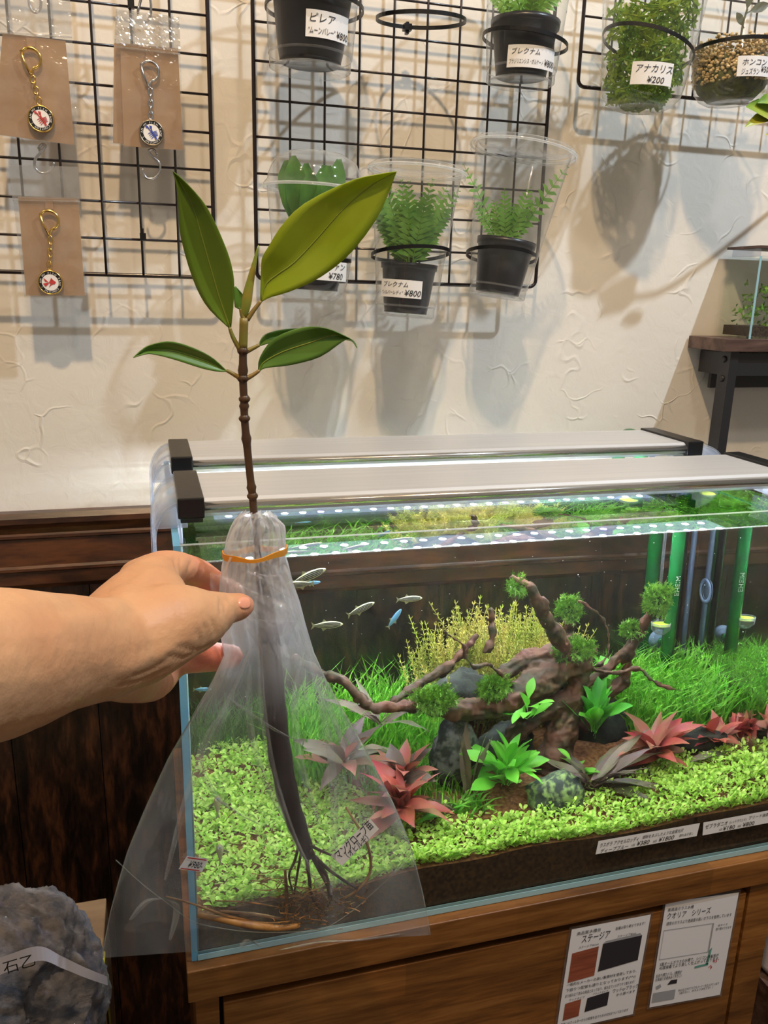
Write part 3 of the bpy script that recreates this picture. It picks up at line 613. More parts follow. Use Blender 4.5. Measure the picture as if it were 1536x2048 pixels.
# leaves entering at the right edge
c = at(1560, 235, .24); hp = thing('hanging_plant', 'green and yellow leaves of a plant cut by the right edge, below the gravel cup', 'plant', c)
for a, b2, w in (((1548, 236), (1492, 214), .010), ((1550, 232), (1490, 254), .006), ((1555, 205), (1515, 206), .006), ((1560, 280), (1532, 270), .005)):
    A = at(*a, .24); B = at(*b2, .235); build('leaf', MB().leaf([A.lerp(B, k/5)+Vector((0, 0, .003*math.sin(k/5*PI))) for k in range(6)], [w*.4, w, w*1.1, w, w*.6, .0004], Vector((0, -1, .5)), .25), 'yellow_leaf', hp)
build('stem', MB().tube(spline([at(1548, 236, .24), at(1600, 248, .25), at(1680, 250, .30), at(1740, 240, .355)], 10), .0022, 6), 'fern_dark', hp)
# ================================================================== RACK, SMALL TANK
RY = .285
rk = thing('steel_rack', 'black steel rack with brown wooden shelf at the right behind the aquarium', 'rack', (.645, .22, -.75))
xL = at(1449, 800, RY+.006).x; zS = at(1470, 704, RY).z; zT = zS+.0155
bevel(build('shelf', MB().box((xL-.014, RY, zS), (xL+.60, .358, zT)), 'shelf_wood', rk), .0008)
for yy in (RY+.006,):
    build('post', MB().box((xL, yy, -.75), (xL+.0125, yy+.020, zS)), 'black_steel', rk)
    build('post', MB().box((xL+.56, yy, -.75), (xL+.5725, yy+.020, zS)), 'black_steel', rk)
build('beam', MB().box((xL+.0125, RY+.008, zS-.030), (xL+.56, RY+.013, zS-.002)), 'black_steel', rk)
build('beam', MB().box((xL+.002, RY+.026, zS-.030), (xL+.006, .352, zS-.002)), 'black_steel', rk)
build('beam', MB().box((xL+.0125, .338, zS-.050), (xL+.56, .343, zS-.012)), 'black_steel', rk)
for dz in (-.010, -.034): build('bolt', MB().lathe([(.0042, 0), (.0042, .0012), (.003, .0022), (0, .0024)], Matrix.Translation((xL, RY+.016, zS+dz)) @ Matrix.Rotation(-PI/2, 4, 'Y'), 12), 'black_steel', rk)
gx = at(1502, 640, RY+.006).x
gt = thing('small_glass_tank', 'small glass tank with stones and plants on the brown shelf', 'tank', (gx+.06, .28, zT))
for a, b in (((gx, RY+.006, zT), (gx+.12, RY+.009, zT+.098)), ((gx, .347, zT), (gx+.12, .350, zT+.098)), ((gx, RY+.009, zT), (gx+.003, .347, zT+.098)), ((gx+.117, RY+.009, zT), (gx+.12, .347, zT+.098)), ((gx+.003, RY+.009, zT), (gx+.117, .347, zT+.003))):
    build('pane', MB().box(a, b), 'pane_glass', gt)
for xx in (gx, gx+.117): build('pane_edge', MB().box((xx, RY+.0056, zT), (xx+.003, RY+.0062, zT+.098)), 'silicone', gt)
build('lid', MB().box((gx-.001, RY+.005, zT+.107), (gx+.121, .351, zT+.110)), 'shelf_wood', gt); build('lid_post', MB().box((gx+.003, RY+.012, zT+.098), (gx+.006, .345, zT+.107)), 'acrylic', gt)
mb = MB(); random.seed(12)
for i in range(240):
    p = Vector((gx+random.uniform(.008, .112), random.uniform(RY+.014, .343), zT+random.uniform(.012, .065))); d = Vector((random.gauss(0, 1), random.gauss(0, 1), random.gauss(.5, 1))).normalized()*.008
    s = d.cross(Vector((0, 1, .3))).normalized()*.002; n = len(mb.v); mb.v += [p-s, p+s, p+d]; mb.f.append((n, n+1, n+2))
build('planting', mb, 'moss', gt, kind='stuff', smooth=False); build('substrate', MB().box((gx+.004, RY+.012, zT+.003), (gx+.116, .345, zT+.015)), 'dark_soil', gt)
# ================================================================== CABINET
CX0, CX1 = -.0045, .588
cb = thing('wooden_cabinet', 'honey brown wooden cabinet carrying the big aquarium', 'cabinet', (.29, .15, -.75))
bevel(build('top_board', MB().box((CX0, -.010, -.032), (CX1, .335, -.001)), 'cabinet_wood', cb), .0008)
xd0, xd1, zd1 = .0225, .5505, -.036
build('side_panel', MB().box((CX0+.006, -.006, -.745), (xd0-.002, .333, -.032)), 'cabinet_wood', cb)
build('side_panel', MB().box((xd1+.002, -.006, -.745), (CX1-.004, .333, -.032)), 'cabinet_wood', cb)
build('back_panel', MB().box((xd0-.002, .320, -.745), (xd1+.002, .333, -.032)), 'cabinet_wood', cb)
build('dark_backing', MB().box((xd0-.002, .012, -.745), (xd1+.002, .02, -.032)), 'black_print', cb)  # black board behind the door gap, painted in place of the shade inside
dr = bevel(build('door', MB().box((xd0+.0015, -.0068, -.740), (xd1-.0025, .011, zd1-.006)), 'cabinet_wood', cb), .0008)
# flyers, in sleeves, hung on the door
YF = -.0072
def flyer(tl, tr, bl, label, name='flyer'):
    A = at(*tl, YF); B = at(*tr, YF); C_ = at(*bl, YF)
    t = thing(name, label, 'poster', C_); ux = (B-A); w = ux.length; uy = (A-C_); h = uy.length; n = Vector((0, -.0006, 0))
    ux.normalize(); uy.normalize()
    F = lambda lift: (lambda u, v: A+ux*(u*w)+uy*(-v*h)+n*lift)     # u right 0..1, v down 0..1
    q = lambda f, u0, v0, u1, v1: MB().quad(f(u0, v0), f(u0, v1), f(u1, v1), f(u1, v0))
    build('laminate', q(F(.6), -.03, -.025, 1.03, 1.02), 'film', t); build('sheet', q(F(1), 0, 0, 1, 1), 'paper', t)
    ws = lambda s, size, u, v, mx, m='black_print': build('lettering', write(MB(), s, size, (lambda a, b: A+ux*a+uy*b+n*1.6), u*w, -v*h, maxw=mx*w), m, t)
    return t, F, q, ws, w, h
t, F, q, ws, w, h = flyer((1143, 1858), (1301, 1828), (1112, 2062), 'white flyer on the cabinet door showing brown and black cabinets, the lower left one')
ws('高品質水槽台', .0045, .07, .065, .3); ws('ステージア', .0105, .14, .145, .36); ws('各種お取り寄せできます！', .004, .56, .085, .38)
ws('ステージアWood', .003, .12, .20, .25); ws('ステージアBlack', .003, .60, .165, .3)
f = F(1.5)
build('picture', MB().quad(f(.05, .235), f(.05, .52), f(.38, .50), f(.38, .215)), 'brown_print', t); build('picture', MB().quad(f(.43, .20), f(.42, .47), f(.93, .435), f(.93, .19)), 'dark_print', t); build('picture', MB().quad(f(.43, .20), f(.93, .19), f(.90, .165), f(.46, .178)), 'grey_print', t)
for i, s in enumerate(('一般的なメーカーの高い集積材を使用しており、', '下廻りつ配管も通りとなっております(^^♪)', 'また組み立て済みの商品となっており、組み立ていらずですぐ使えます！')): ws(s, .0042, .04, .555+.055*i, .9)
ws('ウッドタイプ', .003, .10, .71, .2); ws('ブラックタイプ', .003, .40, .70, .2); ws('ウッドorブラック', .0055, .66, .72, .34); ws('から選べます', .004, .72, .765, .25)
build('picture', MB().quad(f(.06, .73), f(.06, .90), f(.26, .885), f(.26, .715)), 'brown_print', t); build('picture', MB().quad(f(.34, .72), f(.33, .86), f(.62, .84), f(.62, .70)), 'dark_print', t)
ws('専用にはフィルターからの配管を出すための切欠がついております', .004, .04, .95, .88)
t, F, q, ws, w, h = flyer((1331, 1804), (1477, 1784), (1298, 2014), 'white flyer on the cabinet door with a glass tank line drawing, upper right')
f = F(1.5); ws('高透過ガラス水槽', .0042, .04, .085, .35); ws('クオリア　シリーズ', .0085, .04, .155, .6); ws('通常のガラスより透過度の高いガラスを使用しています', .0045, .05, .215, .9)
mb = MB()
for (a, b, c_, d) in ((.03, .26, .72, .265), (.03, .26, .035, .54), (.035, .535, .70, .54), (.70, .265, .72, .54)): mb.quad(f(a, b), f(a, d), f(c_, d), f(c_, b))
build('picture', mb, 'grey_print', t)
ws('全サイズ', .003, .78, .30, .2); ws('取り寄せできます', .0035, .76, .335, .22)
ws('5面オールガラスの水槽で、シリコン接着面が', .0048, .05, .60, .82); ws('45度接着でより美しく仕上がっております', .0048, .05, .635, .82)
build('picture', MB().quad(f(.72, .52), f(.70, .66), f(.735, .66), f(.755, .50)).quad(f(.55, .66), f(.55, .68), f(.74, .67), f(.74, .65)), 'teal_print', t); ws('45°', .0055, .80, .655, .14, 'red_print'); ws('↑', .008, .74, .72, .1, 'red_print')
for i, s in enumerate(('お店水槽サイズ、2種類が', 'さらっとならしているので、', 'お気軽にお買求めください！')): ws(s, .0036, .02, .70+.022*i, .36)
build('picture', MB().quad(f(.02, .86), f(.02, .955), f(.33, .955), f(.33, .86)).quad(f(.04, .80), f(.06, .83), f(.12, .81), f(.10, .78)), 'grey_print', t); build('picture', MB().quad(f(.20, .80), f(.24, .76), f(.33, .76), f(.33, .80)), 'dark_print', t)
ws('60cm以上のガラスでもコーナーを仕上げています', .0036, .37, .885, .58); ws('（溢れない、ガラスフタ付です！）', .0036, .37, .915, .5)
# white ribbed thing at the right edge
zz = at(1530, 1822, .10).z; zb = at(1530, 1938, .10).z; cxx = at(1524, 1880, .10).x+.05
wp = thing('white_plastic_box', 'white ribbed plastic container cut by the right edge beside the cabinet', 'container', (cxx, .10, zb))
build('tub', MB().lathe([(0, zb), (.040, zb), (.044, zb+.006)]+[(.046+.0009*(i % 2), zb+.008+(zz-zb-.016)*i/14) for i in range(15)]+[(.044, zz-.004), (.036, zz), (0, zz)], Matrix.Translation((cxx, .10, 0)), 40), 'white_plastic', wp)
sl = thing('low_shelf_unit', 'brown wooden shelf unit at the right edge under the white container', 'shelf', (cxx+.1, .12, -.75))
build('side', MB().box((cxx-.052, .05, -.75), (cxx-.036, .20, zb-.001)), 'shelf_wood', sl); build('side', MB().box((cxx+.20, .05, -.75), (cxx+.216, .20, zb-.001)), 'shelf_wood', sl); build('top_board', MB().box((cxx-.036, .05, zb-.016), (cxx+.20, .20, zb-.001)), 'shelf_wood', sl); build('back', MB().box((cxx-.036, .19, -.75), (cxx+.20, .20, zb-.016)), 'shelf_wood', sl)
# ================================================================== AQUARIUM
TW, TD, TH, G = .600, .300, .360, .005
WL = .3455
ta = thing('aquarium', 'large rimless glass planted aquarium on the cabinet', 'aquarium', (.3, .15, 0))
build('front_pane', MB().box((G, 0, .0), (TW-G, .004, TH)), 'pane_glass', ta)
build('back_pane', MB().box((G, TD-G, .0), (TW-G, TD, TH)), 'pane_glass', ta)
build('left_pane', MB().box((0, 0.0006, .0), (G, TD, TH)), 'pane_glass', ta)
build('right_pane', MB().box((TW-G, 0.0006, .0), (TW, TD, TH)), 'pane_glass', ta)
build('bottom_pane', MB().box((G, .004, 0), (TW-G, TD-G, .005)), 'silicone', ta)
for xx in (0, TW-G): build('polished_edge', MB().box((xx, 0, 0), (xx+G, .0006, TH)), 'pane_edge', ta)
build('rim_edge', MB().box((G, 0, TH), (TW-G, .004, TH+.0003)), 'cup_ring', ta); build('rim_edge', MB().box((G, TD-G, TH), (TW-G, TD, TH+.0003)), 'cup_ring', ta)
for xx in (0, TW-G): build('rim_edge', MB().box((xx, 0, TH), (xx+G, TD, TH+.0003)), 'pane_edge', ta)
build('corner_silicone', MB().tube([(G+.0008, .0048, .006), (G+.0008, .0048, TH-.002)], .0008, 6), 'silicone', ta)
build('bottom_silicone', MB().box((G, -.0004, .0), (TW-G, .0, .0055)), 'silicone', ta)
wt = build('water', MB().box((G+.0004, .0042, .0052), (TW-G-.0004, TD-G-.0004, WL)), 'water', label='clear water filling the large planted aquarium', smooth=False); tagit(wt, None, 'water', kind='stuff')
build('water_line', MB().box((G, .0040, WL-.0005), (TW-G, .0043, WL+.0008)), 'cup_ring', ta)
def gz(x, y): return .0345+.036*x+.15*y+.006*mnoise.noise(Vector((x*11, y*11, 0)))+.004*math.sin(x*9)
X0, X1, Y0, Y1 = .0062, .5938, .0052, .2938
mb = MB(); mb.grid(lambda u, v: (X0+(X1-X0)*u, Y0+(Y1-Y0)*v, gz(X0+(X1-X0)*u, Y0+(Y1-Y0)*v)), 60, 30)
so = build('substrate', mb, 'aqua_soil', label='brown aquarium soil sloping up to the back of the large aquarium', kind='stuff'); so['category'] = 'soil'
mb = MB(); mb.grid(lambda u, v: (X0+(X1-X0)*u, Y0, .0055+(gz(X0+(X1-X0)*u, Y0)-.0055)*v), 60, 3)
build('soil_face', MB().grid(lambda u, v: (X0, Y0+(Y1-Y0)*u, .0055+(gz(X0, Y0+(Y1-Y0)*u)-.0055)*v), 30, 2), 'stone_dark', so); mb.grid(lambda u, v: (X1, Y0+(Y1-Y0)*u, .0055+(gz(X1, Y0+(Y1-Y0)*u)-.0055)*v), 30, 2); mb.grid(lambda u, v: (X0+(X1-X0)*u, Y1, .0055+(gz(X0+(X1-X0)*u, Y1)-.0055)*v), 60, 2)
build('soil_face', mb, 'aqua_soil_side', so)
# price strips on the front glass
def strip(tl, tr, bl, label, lines, xmax=None):
    A = at(*tl, -.0004); B = at(*tr, -.0004); C_ = at(*bl, -.0004); t = thing('price_strip', label, 'label', C_)
    n = Vector((0, -.0003, 0)); D = C_+(B-A)
    build('strip', MB().quad(A, C_, D, B), 'label_paper', t)
    ux = (D-C_).normalized(); uy = (A-C_).normalized(); mb = MB()
    for s, sz, u, v, mx in lines: write(mb, s, sz, lambda a, b: C_+ux*a+uy*b+n, u, v, .15, maxw=mx)
    build('handwriting', mb, 'black_print', t)
strip((1197, 1682), (1400, 1646), (1191, 1709), 'white handwritten price strip on the front glass, the left one', [('ラスボラ アクセルロッディ', .0052, .002, .0075, .042), ('ディープブルー', .0052, .004, .001, .030), ('1匹', .003, .037, .002, .006), ('¥380', .0068, .043, .0015, .017), ('5匹', .003, .061, .002, .006), ('¥1800', .0068, .067, .0015, .021), ('銀粉をまぶしたような金属光沢', .0042, .048, .0085, .045), ('群れ泳ぎ良し', .0034, .090, .003, .016)])
strip((1407, 1645), (1600, 1609), (1405, 1671), 'white handwritten price strip on the front glass, cut by the right edge', [('ゼブラダニオ', .0056, .002, .0075, .026), ('(レッドラウンド)', .0042, .030, .008, .02), ('1匹', .003, .018, .002, .006), ('¥180', .0068, .023, .0012, .016), ('5匹', .003, .040, .002, .006), ('¥800', .0068, .046, .0012, .017), ('ブリード抜群', .0042, .052, .009, .03)])
# ------------------------------------------------------------------ aquarium lamps
def fixture(y0, y1, label):
    z0, z1 = .372, .385; xl, xr = .0247, .5568; t = thing('aquarium_lamp', label, 'lamp', (.29, (y0+y1)/2, TH))
    # housing: flat top with rounded long edges (profile in y,z)
    pr = [(y0+.0005, z0+.002), (y0, z0+.005), (y0+.001, z1-.002), (y0+.004, z1), (y1-.002, z1), (y1, z1-.003), (y1, z0+.003), (y1-.003, z0+.0015)]
    n = MB(); n.prism([(xl, y, z) for y, z in pr], (xr-xl, 0, 0)); build('housing', n, 'alu', t)
    build('front_edge', MB().tube([(xl, y0-.0005, z0+.0075), (xr, y0-.0005, z0+.0075)], .0032, 10), 'alu_edge', t)
    build('cover_strip', MB().box((xl, y0+.003, z0-.0012), (xr, y0+.016, z0+.0012)), 'cup_ring', t)
    pn = build('led_panel', MB().box((xl+.02, y0+.018, z0+.0), (xr-.02, y1-.012, z0+.0016)), 'led_board', t)
    for xa, xb in ((xl-.0195, xl), (xr, xr+.0195)):
        bevel(build('end_cap', MB().box((xa, y0-.004, z0-.001), (xb, y1+.001, z1+.0022)), 'black_plastic', t), .0012)
        build('cap_foot', MB().box((xa+.002, y0+.004, z0-.006), (xb-.001, y1-.004, z0-.001)), 'black_steel', t)
    for sg, xe in ((-1, xl-.0195), (1, xr+.0195)):
        # clear leg: curved cheek plate outside the pane with ribs along its two edges, and a foot on the rim
        x0 = xe+.004 if sg < 0 else xe-.004; x1 = -.0125 if sg < 0 else TW+.0125; zt_ = z1-.003; zb_ = TH-.055
        def arc(u, v, dx=0):
            if u < .5: a = u*PI; return (x0+(x1-x0)*math.sin(a)-sg*dx, y0+.002+(y1-y0-.004)*v, zt_-(1-math.cos(a))*.030)
            return (x1-sg*dx, y0+.002+(y1-y0-.004)*v, zt_-.030+(zb_-zt_+.030)*(u-.5)*2)
        mb = MB(); mb.grid(lambda u, v: arc(u, v), 20, 2)
        lg = build('leg', mb, 'acrylic', t); lg.modifiers.new('thickness', 'SOLIDIFY').thickness = .0025
        for yy in (0, 1): build('leg_rib', MB().tube([arc(i/20, yy) for i in range(21)], .0012, 6), 'acrylic', lg)
        bxx = (-.0125, .0125) if sg < 0 else (TW-.0125, TW+.0125)
        build('leg_foot', MB().box((bxx[0], y0+.01, TH+.0006), (bxx[1], y1-.01, TH+.0028)), 'acrylic', t)
        build('leg_clip', MB().box((.0062 if sg < 0 else TW-.0085, y0+.01, TH-.012), (.0085 if sg < 0 else TW-.0062, y1-.01, TH+.001)), 'acrylic', t)
    # the LEDs
    ng = 26
    for i in range(ng):
        gx_ = xl+.034+(xr-xl-.068)*i/(ng-1)
        for k, (dx, fy) in enumerate(((0, .30), (.0042, .52), (-.002, .74))):
            blue = (i*3+k) % 11 == 4
            L = bpy.data.lights.new('led', 'AREA'); L.shape = 'DISK'; L.size = .0065; L.energy = LED_W*(.55 if blue else 1); L.color = (.25, .12, 1) if blue else (.90, .96, 1.0)
            L.cycles.use_multiple_importance_sampling = True
            o = bpy.data.objects.new('led', L); link(o); o.location = (gx_+dx, y0+(y1-y0)*fy, z0-.0008)
    return t
fixture(.0343, .127, 'flat silver aquarium lamp across the tank, the front one')
fixture(.1893, .2789, 'flat silver aquarium lamp across the tank, the back one')
# ================================================================== AQUASCAPE (inside the water)
IN = lambda p, m=.003: Vector((min(TW-G-m, max(G+m, p[0])), min(TD-G-m, max(.0042+m, p[1])), min(WL-.002, p[2])))
def inside(x, y, m=.004): return G+m < x < TW-G-m and .0045+m < y < TD-G-m
def remesh(name, mb, matn, vox, parent=None, label=None, disp=0, dscale=60, smooth=2, base=None):
    o = build('tmp', mb, None); m = o.modifiers.new('r', 'REMESH'); m.mode = 'VOXEL'; m.voxel_size = vox; m.use_smooth_shade = True
    if smooth: s_ = o.modifiers.new('s', 'SMOOTH'); s_.factor = .5; s_.iterations = smooth
    dg = bpy.context.evaluated_depsgraph_get(); me = bpy.data.meshes.new_from_object(o.evaluated_get(dg))
    n = len(me.vertices); co_ = np.empty(n*3, np.float32); me.vertices.foreach_get('co', co_); co_ = co_.reshape(-1, 3)
    if disp:
        no = np.empty(n*3, np.float32); me.vertices.foreach_get('normal', no); no = no.reshape(-1, 3)
        dd = np.array([mnoise.fractal(Vector(c)*dscale, 1.0, 2.0, 3) for c in co_], np.float32); co_ = co_+no*(dd*disp)[:, None]
    d = off(parent) if parent else (Vector(base) if base is not None else Vector((0, 0, 0)))
    co_ = co_-np.array(d, np.float32); me.vertices.foreach_set('co', co_.ravel()); me.polygons.foreach_set('use_smooth', [True]*len(me.polygons))
    me.materials.clear(); me.materials.append(M[matn]); me.update(); me.name = name
    bpy.data.objects.remove(o); o = bpy.data.objects.new(name, me); link(o)
    if parent: o.parent = parent
    elif base is not None: o.location = base
    if label: o['label'] = label
    return o
def pxr(p, r): return r*((p-CAM).dot(FW))/FPX      # radius in metres of something r pixels wide at p
def path(pts, n, wq=aq):                        # (px, py, Y, radius px) -> spline points + radii
    P = [wq(a, b, c) for a, b, c, r in pts]; R = [pxr(p, r[3]) for p, r in zip(P, pts)]
    Q = spline([Vector((p.x, p.y, p.z)) for p in P], n); rr = [ramp(i/(n-1)*(len(R)-1), list(enumerate(R))) for i in range(n)]
    return [IN(q, .004) for q in Q], rr
# driftwood: one continuous piece
mb = MB()
def limb(mb, pts, n=14, k=8): P, R = path(pts, n); R = [r*.87*(1+.12*math.sin(i*1.9+len(P))) for i, r in enumerate(R)]; mb.tube(P, R, k); return P
limb(mb, [(585, 1315, .115, 8), (640, 1345, .11, 10), (690, 1362, .105, 12), (722, 1400, .10, 12), (750, 1416, .10, 11), (800, 1412, .105, 13), (850, 1412, .11, 17), (920, 1420, .12, 24), (1000, 1405, .13, 32), (1060, 1375, .14, 38), (1120, 1340, .15, 38), (1160, 1320, .155, 28)], 30)
limb(mb, [(1000, 1350, .155, 14), (1050, 1322, .16, 22), (1110, 1310, .16, 26), (1160, 1310, .16, 24)], 12)
limb(mb, [(1165, 1290, .150, 24), (1158, 1350, .150, 26), (1148, 1400, .15, 28), (1125, 1460, .145, 36), (1110, 1510, .14, 42), (1100, 1550, .135, 44)], 16)
limb(mb, [(1130, 1400, .15, 26), (1070, 1430, .145, 26), (1030, 1470, .135, 22), (1010, 1510, .13, 18)], 10)
limb(mb, [(1160, 1330, .150, 20), (1130, 1297, .14, 19), (1100, 1250, .125, 17), (1078, 1205, .115, 16), (1058, 1180, .11, 13), (1040, 1165, .11, 10), (1024, 1153, .11, 3)], 18)
limb(mb, [(1165, 1460, .17, 16), (1205, 1400, .18, 15), (1245, 1362, .185, 15), (1256, 1310, .18, 13), (1282, 1265, .17, 12), (1312, 1205, .16, 11)], 16)
limb(mb, [(1150, 1380, .16, 14), (1200, 1350, .175, 12), (1262, 1290, .18, 12), (1290, 1255, .17, 10)], 12)
limb(mb, [(1150, 1300, .16, 16), (1180, 1302, .15, 13), (1196, 1300, .145, 7)], 8)
limb(mb, [(1080, 1320, .20, 16), (1132, 1280, .20, 15), (1140, 1245, .20, 13)], 8)
for b in ([(1178, 1336, .15, 5), (1230, 1346, .14, 5), (1278, 1338, .135, 6), (1300, 1358, .13, 5), (1330, 1374, .125, 4), (1366, 1382, .12, 3)],
          [(1185, 1335, .16, 4), (1212, 1318, .17, 5), (1217, 1270, .175, 4), (1203, 1236, .175, 4), (1180, 1215, .175, 4), (1158, 1202, .175, 2)],
          [(1030, 1375, .13, 5), (1000, 1348, .12, 5), (975, 1328, .115, 5), (948, 1335, .11, 5), (932, 1310, .11, 5), (926, 1290, .105, 5), (905, 1275, .10, 4), (888, 1264, .10, 3)],
          [(975, 1305, .2, 10), (985, 1265, .2, 9), (984, 1232, .2, 8), (978, 1216, .2, 8)],
          [(880, 1352, .16, 8), (905, 1330, .165, 6), (925, 1300, .17, 4)]):
    limb(mb, b, 16, 6)
limb(mb, [(780, 1410, .13, 9), (815, 1385, .14, 11), (860, 1355, .15, 11), (905, 1325, .155, 10), (935, 1295, .16, 8), (955, 1268, .165, 6)], 14)
wb = aq(1110, 1500, .14); wd = remesh('driftwood', mb, 'driftwood', .0016, disp=.0030, dscale=95, base=wb)
tagit(wd, 'gnarled reddish driftwood with spreading arms standing in the aquarium', 'driftwood')
# moss clumps on the wood
def moss(px, py, Y, rx, ry, n, label):
    n = int(n*1.5)
    c = aq(px, py, Y); r1 = pxr(c, rx); r2 = pxr(c, ry); mb = MB()
    for i in range(n):
        d = Vector((random.gauss(0, 1), random.gauss(0, 1), random.gauss(0, 1))).normalized(); p = c+Vector((d.x*r1*.85, d.y*min(r1, .012)*.8, d.z*r2*.8))*random.uniform(.45, 1)*(1+.75*mnoise.noise(d*1.8+c*40))
        L = random.uniform(.004, .0115); e = (d*.8+Vector((random.gauss(0, .6), random.gauss(0, .6), random.gauss(0, .6)))).normalized(); s = e.cross(Vector((.2, 1, .1))).normalized()
        q = IN(p+e*L, .002); m = IN(p+e*L*.55+s*.0012, .002); p = IN(p, .002); n0 = len(mb.v); w = .00050
        mb.v += [p-s*w, p+s*w, m+s*w, q, m-s*w]; mb.f.append((n0, n0+1, n0+2, n0+3, n0+4))
        for sg in (-1, 1):
            n0 = len(mb.v); g = m+s*sg*.0025+e*.0012; mb.v += [m-e*.0004, m+e*.0006, g]; mb.f.append((n0, n0+1, n0+2))
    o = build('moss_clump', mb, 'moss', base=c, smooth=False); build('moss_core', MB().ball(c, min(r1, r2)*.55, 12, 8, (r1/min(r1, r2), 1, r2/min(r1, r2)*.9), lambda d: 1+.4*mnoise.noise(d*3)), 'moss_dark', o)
    tagit(o, label, 'moss', 'moss clumps tied to the driftwood')
random.seed(21)
moss(866, 1400, .105, 46, 24, 900, 'largest moss clump, on the left log of the driftwood')
moss(988, 1376, .12, 30, 24, 600, 'round moss clump in the middle of the long log')
moss(1150, 1300, .145, 44, 20, 800, 'moss cap on top of the main driftwood trunk')
moss(1140, 1217, .195, 23, 24, 500, 'moss ball on the short pink stub behind the trunk')
moss(1316, 1198, .155, 29, 30, 800, 'moss ball at the tip of the right driftwood arm')
moss(1264, 1258, .175, 24, 11, 260, 'thin moss tuft halfway up the right driftwood arm')
moss(1036, 1172, .11, 17, 15, 200, 'moss at the tip of the tall left driftwood arm')
# rocks
def rock(px, py, Y, rx, rz, matn, label, ry=None, seed=0, name='rock', tilt=0):
    c = aq(px, py, Y); a = pxr(c, rx); b = pxr(c, rz); d_ = ry or a*.7; mb = MB()
    mb.ball(c, 1, 30, 20, (a, d_, b), fn=lambda d: 1+.20*mnoise.fractal(d*1.5+Vector((seed, 0, 0)), 1, 2, 4)+.08*mnoise.noise(d*5+Vector((0, seed, 0))))
    mb.v = [IN(v, .003) for v in mb.v]; o = build(name, mb, matn, base=c); tagit(o, label, 'rock')
rock(1110, 1592, .075, 62, 48, 'stone', 'rounded mossy green rock in front of the driftwood', seed=3)
rock(908, 1510, .13, 46, 75, 'stone_grey', 'tall grey mottled rock left of the green broad-leaved plant', seed=8)
rock(1085, 1370, .185, 50, 48, 'stone_dark', 'dark rock under the driftwood beside the main trunk', seed=5)
rock(1200, 1455, .20, 60, 60, 'stone_dark', 'dark rock in shade right of the main trunk', seed=11)
rock(925, 1385, .20, 60, 42, 'stone_dark', 'low dark rock behind the long mossy log', seed=31)
rock(1400, 1478, .14, 62, 24, 'stone_dark', 'low dark oblong stone behind the right carpet', seed=14)
rock(1010, 1500, .17, 60, 55, 'stone_dark', 'dark rock behind the green broad-leaved plant', seed=18)
# grasses
def blades(name, n, region, hr, label, matn='grass', w=.0012, bend=.6, seed=1, cx=None):
    rng = np.random.RandomState(seed); mb = MB(); k = 0
    while k < n:
        x, y = region(rng)
        if not inside(x, y, .003): continue
        z = gz(x, y)-.002; h = rng.uniform(*hr); a = rng.uniform(0, 2*PI); b = rng.uniform(.1, bend)*h; dx, dy = math.cos(a)*b, math.sin(a)*b
        s = Vector((-math.sin(a+1), math.cos(a+1), 0))*w; pts = [IN((x+dx*t*t, y+dy*t*t, z+h*(t-.25*bend*t*t)), .001) for t in (0, .35, .7, 1)]
        n0 = len(mb.v); mb.v += [pts[0]-s, pts[0]+s, pts[1]+s, pts[1]-s, pts[2]+s*.7, pts[2]-s*.7, pts[3]]
        mb.f += [(n0, n0+1, n0+2, n0+3), (n0+3, n0+2, n0+4, n0+5), (n0+5, n0+4, n0+6)]; k += 1
    o = build(name, mb, matn, smooth=False); tagit(o, label, 'grass', kind='stuff'); return o
blades('tall_grass', 2600, lambda r: (r.uniform(.475, .596), r.uniform(.165, .294)) if r.rand() < .75 else (r.uniform(.40, .596), r.uniform(.20, .294)), (.035, .085), 'dense bright green grass at the right back around the green pipe', bend=.9, seed=4)
blades('tall_grass', 1250, lambda r: (r.uniform(.10, .27), r.uniform(.16, .293)), (.035, .098), 'bright green grass at the left back behind the long log', bend=.7, seed=8)
blades('tall_grass', 420, lambda r: (r.uniform(.17, .27), r.uniform(.11, .16)), (.02, .05), 'short grass under the long mossy log', bend=1.0, seed=12, w=.0007)
blades('tall_grass', 80, lambda r: (r.normal(.262, .012), r.normal(.085, .006)), (.016, .032), 'small tuft of narrow leaves in front of the grey rock', bend=1.3, seed=13, w=.0016)
blades('dark_grass', 700, lambda r: (r.uniform(.01, .11), r.uniform(.26, .294)), (.03, .075), 'sparse dark fine plants in the left back corner', 'fern_dark', bend=.8, seed=14, w=.0006)
# stem plants
def stems(n, region, hr, label, seed=1, matn='stem_plant'):
    rng = np.random.RandomState(seed); mb = MB()
    for i in range(n):
        x, y = region(rng); z = gz(x, y); h = rng.uniform(*hr)*(1-.38*((x-.34)/.09)**2); le = Vector((rng.normal(0, .2), rng.normal(0, .15), 1)); P = [IN(Vector((x, y, z))+le*(h*t)+Vector((.006*math.sin(t*3+i), 0, 0)), .006) for t in np.linspace(0, 1, 6)]
        mb.tube(P, .0005, 3, cap=False); nn = int(h/.0052)
        for k in range(3, nn+1):
            t = k/nn; q = spline(P, 2)[0] if t == 0 else P[min(4, int(t*5))].lerp(P[min(5, int(t*5)+1)], t*5-int(t*5)); L = .0078*(1-.35*t); a0 = k*.8
            for j in range(4):
                a = a0+j*PI/2; d = Vector((math.cos(a), math.sin(a), .35+.9*(t > .93))).normalized(); s = d.cross(Vector((0, 0, 1))).normalized()*.0007; n0 = len(mb.v)
                mb.v += [q, q+d*L*.5+s, q+d*L, q+d*L*.5-s]; mb.f.append((n0, n0+1, n0+2, n0+3))
    o = build('stem_plants', mb, matn, smooth=False); tagit(o, label, 'plant', kind='stuff')
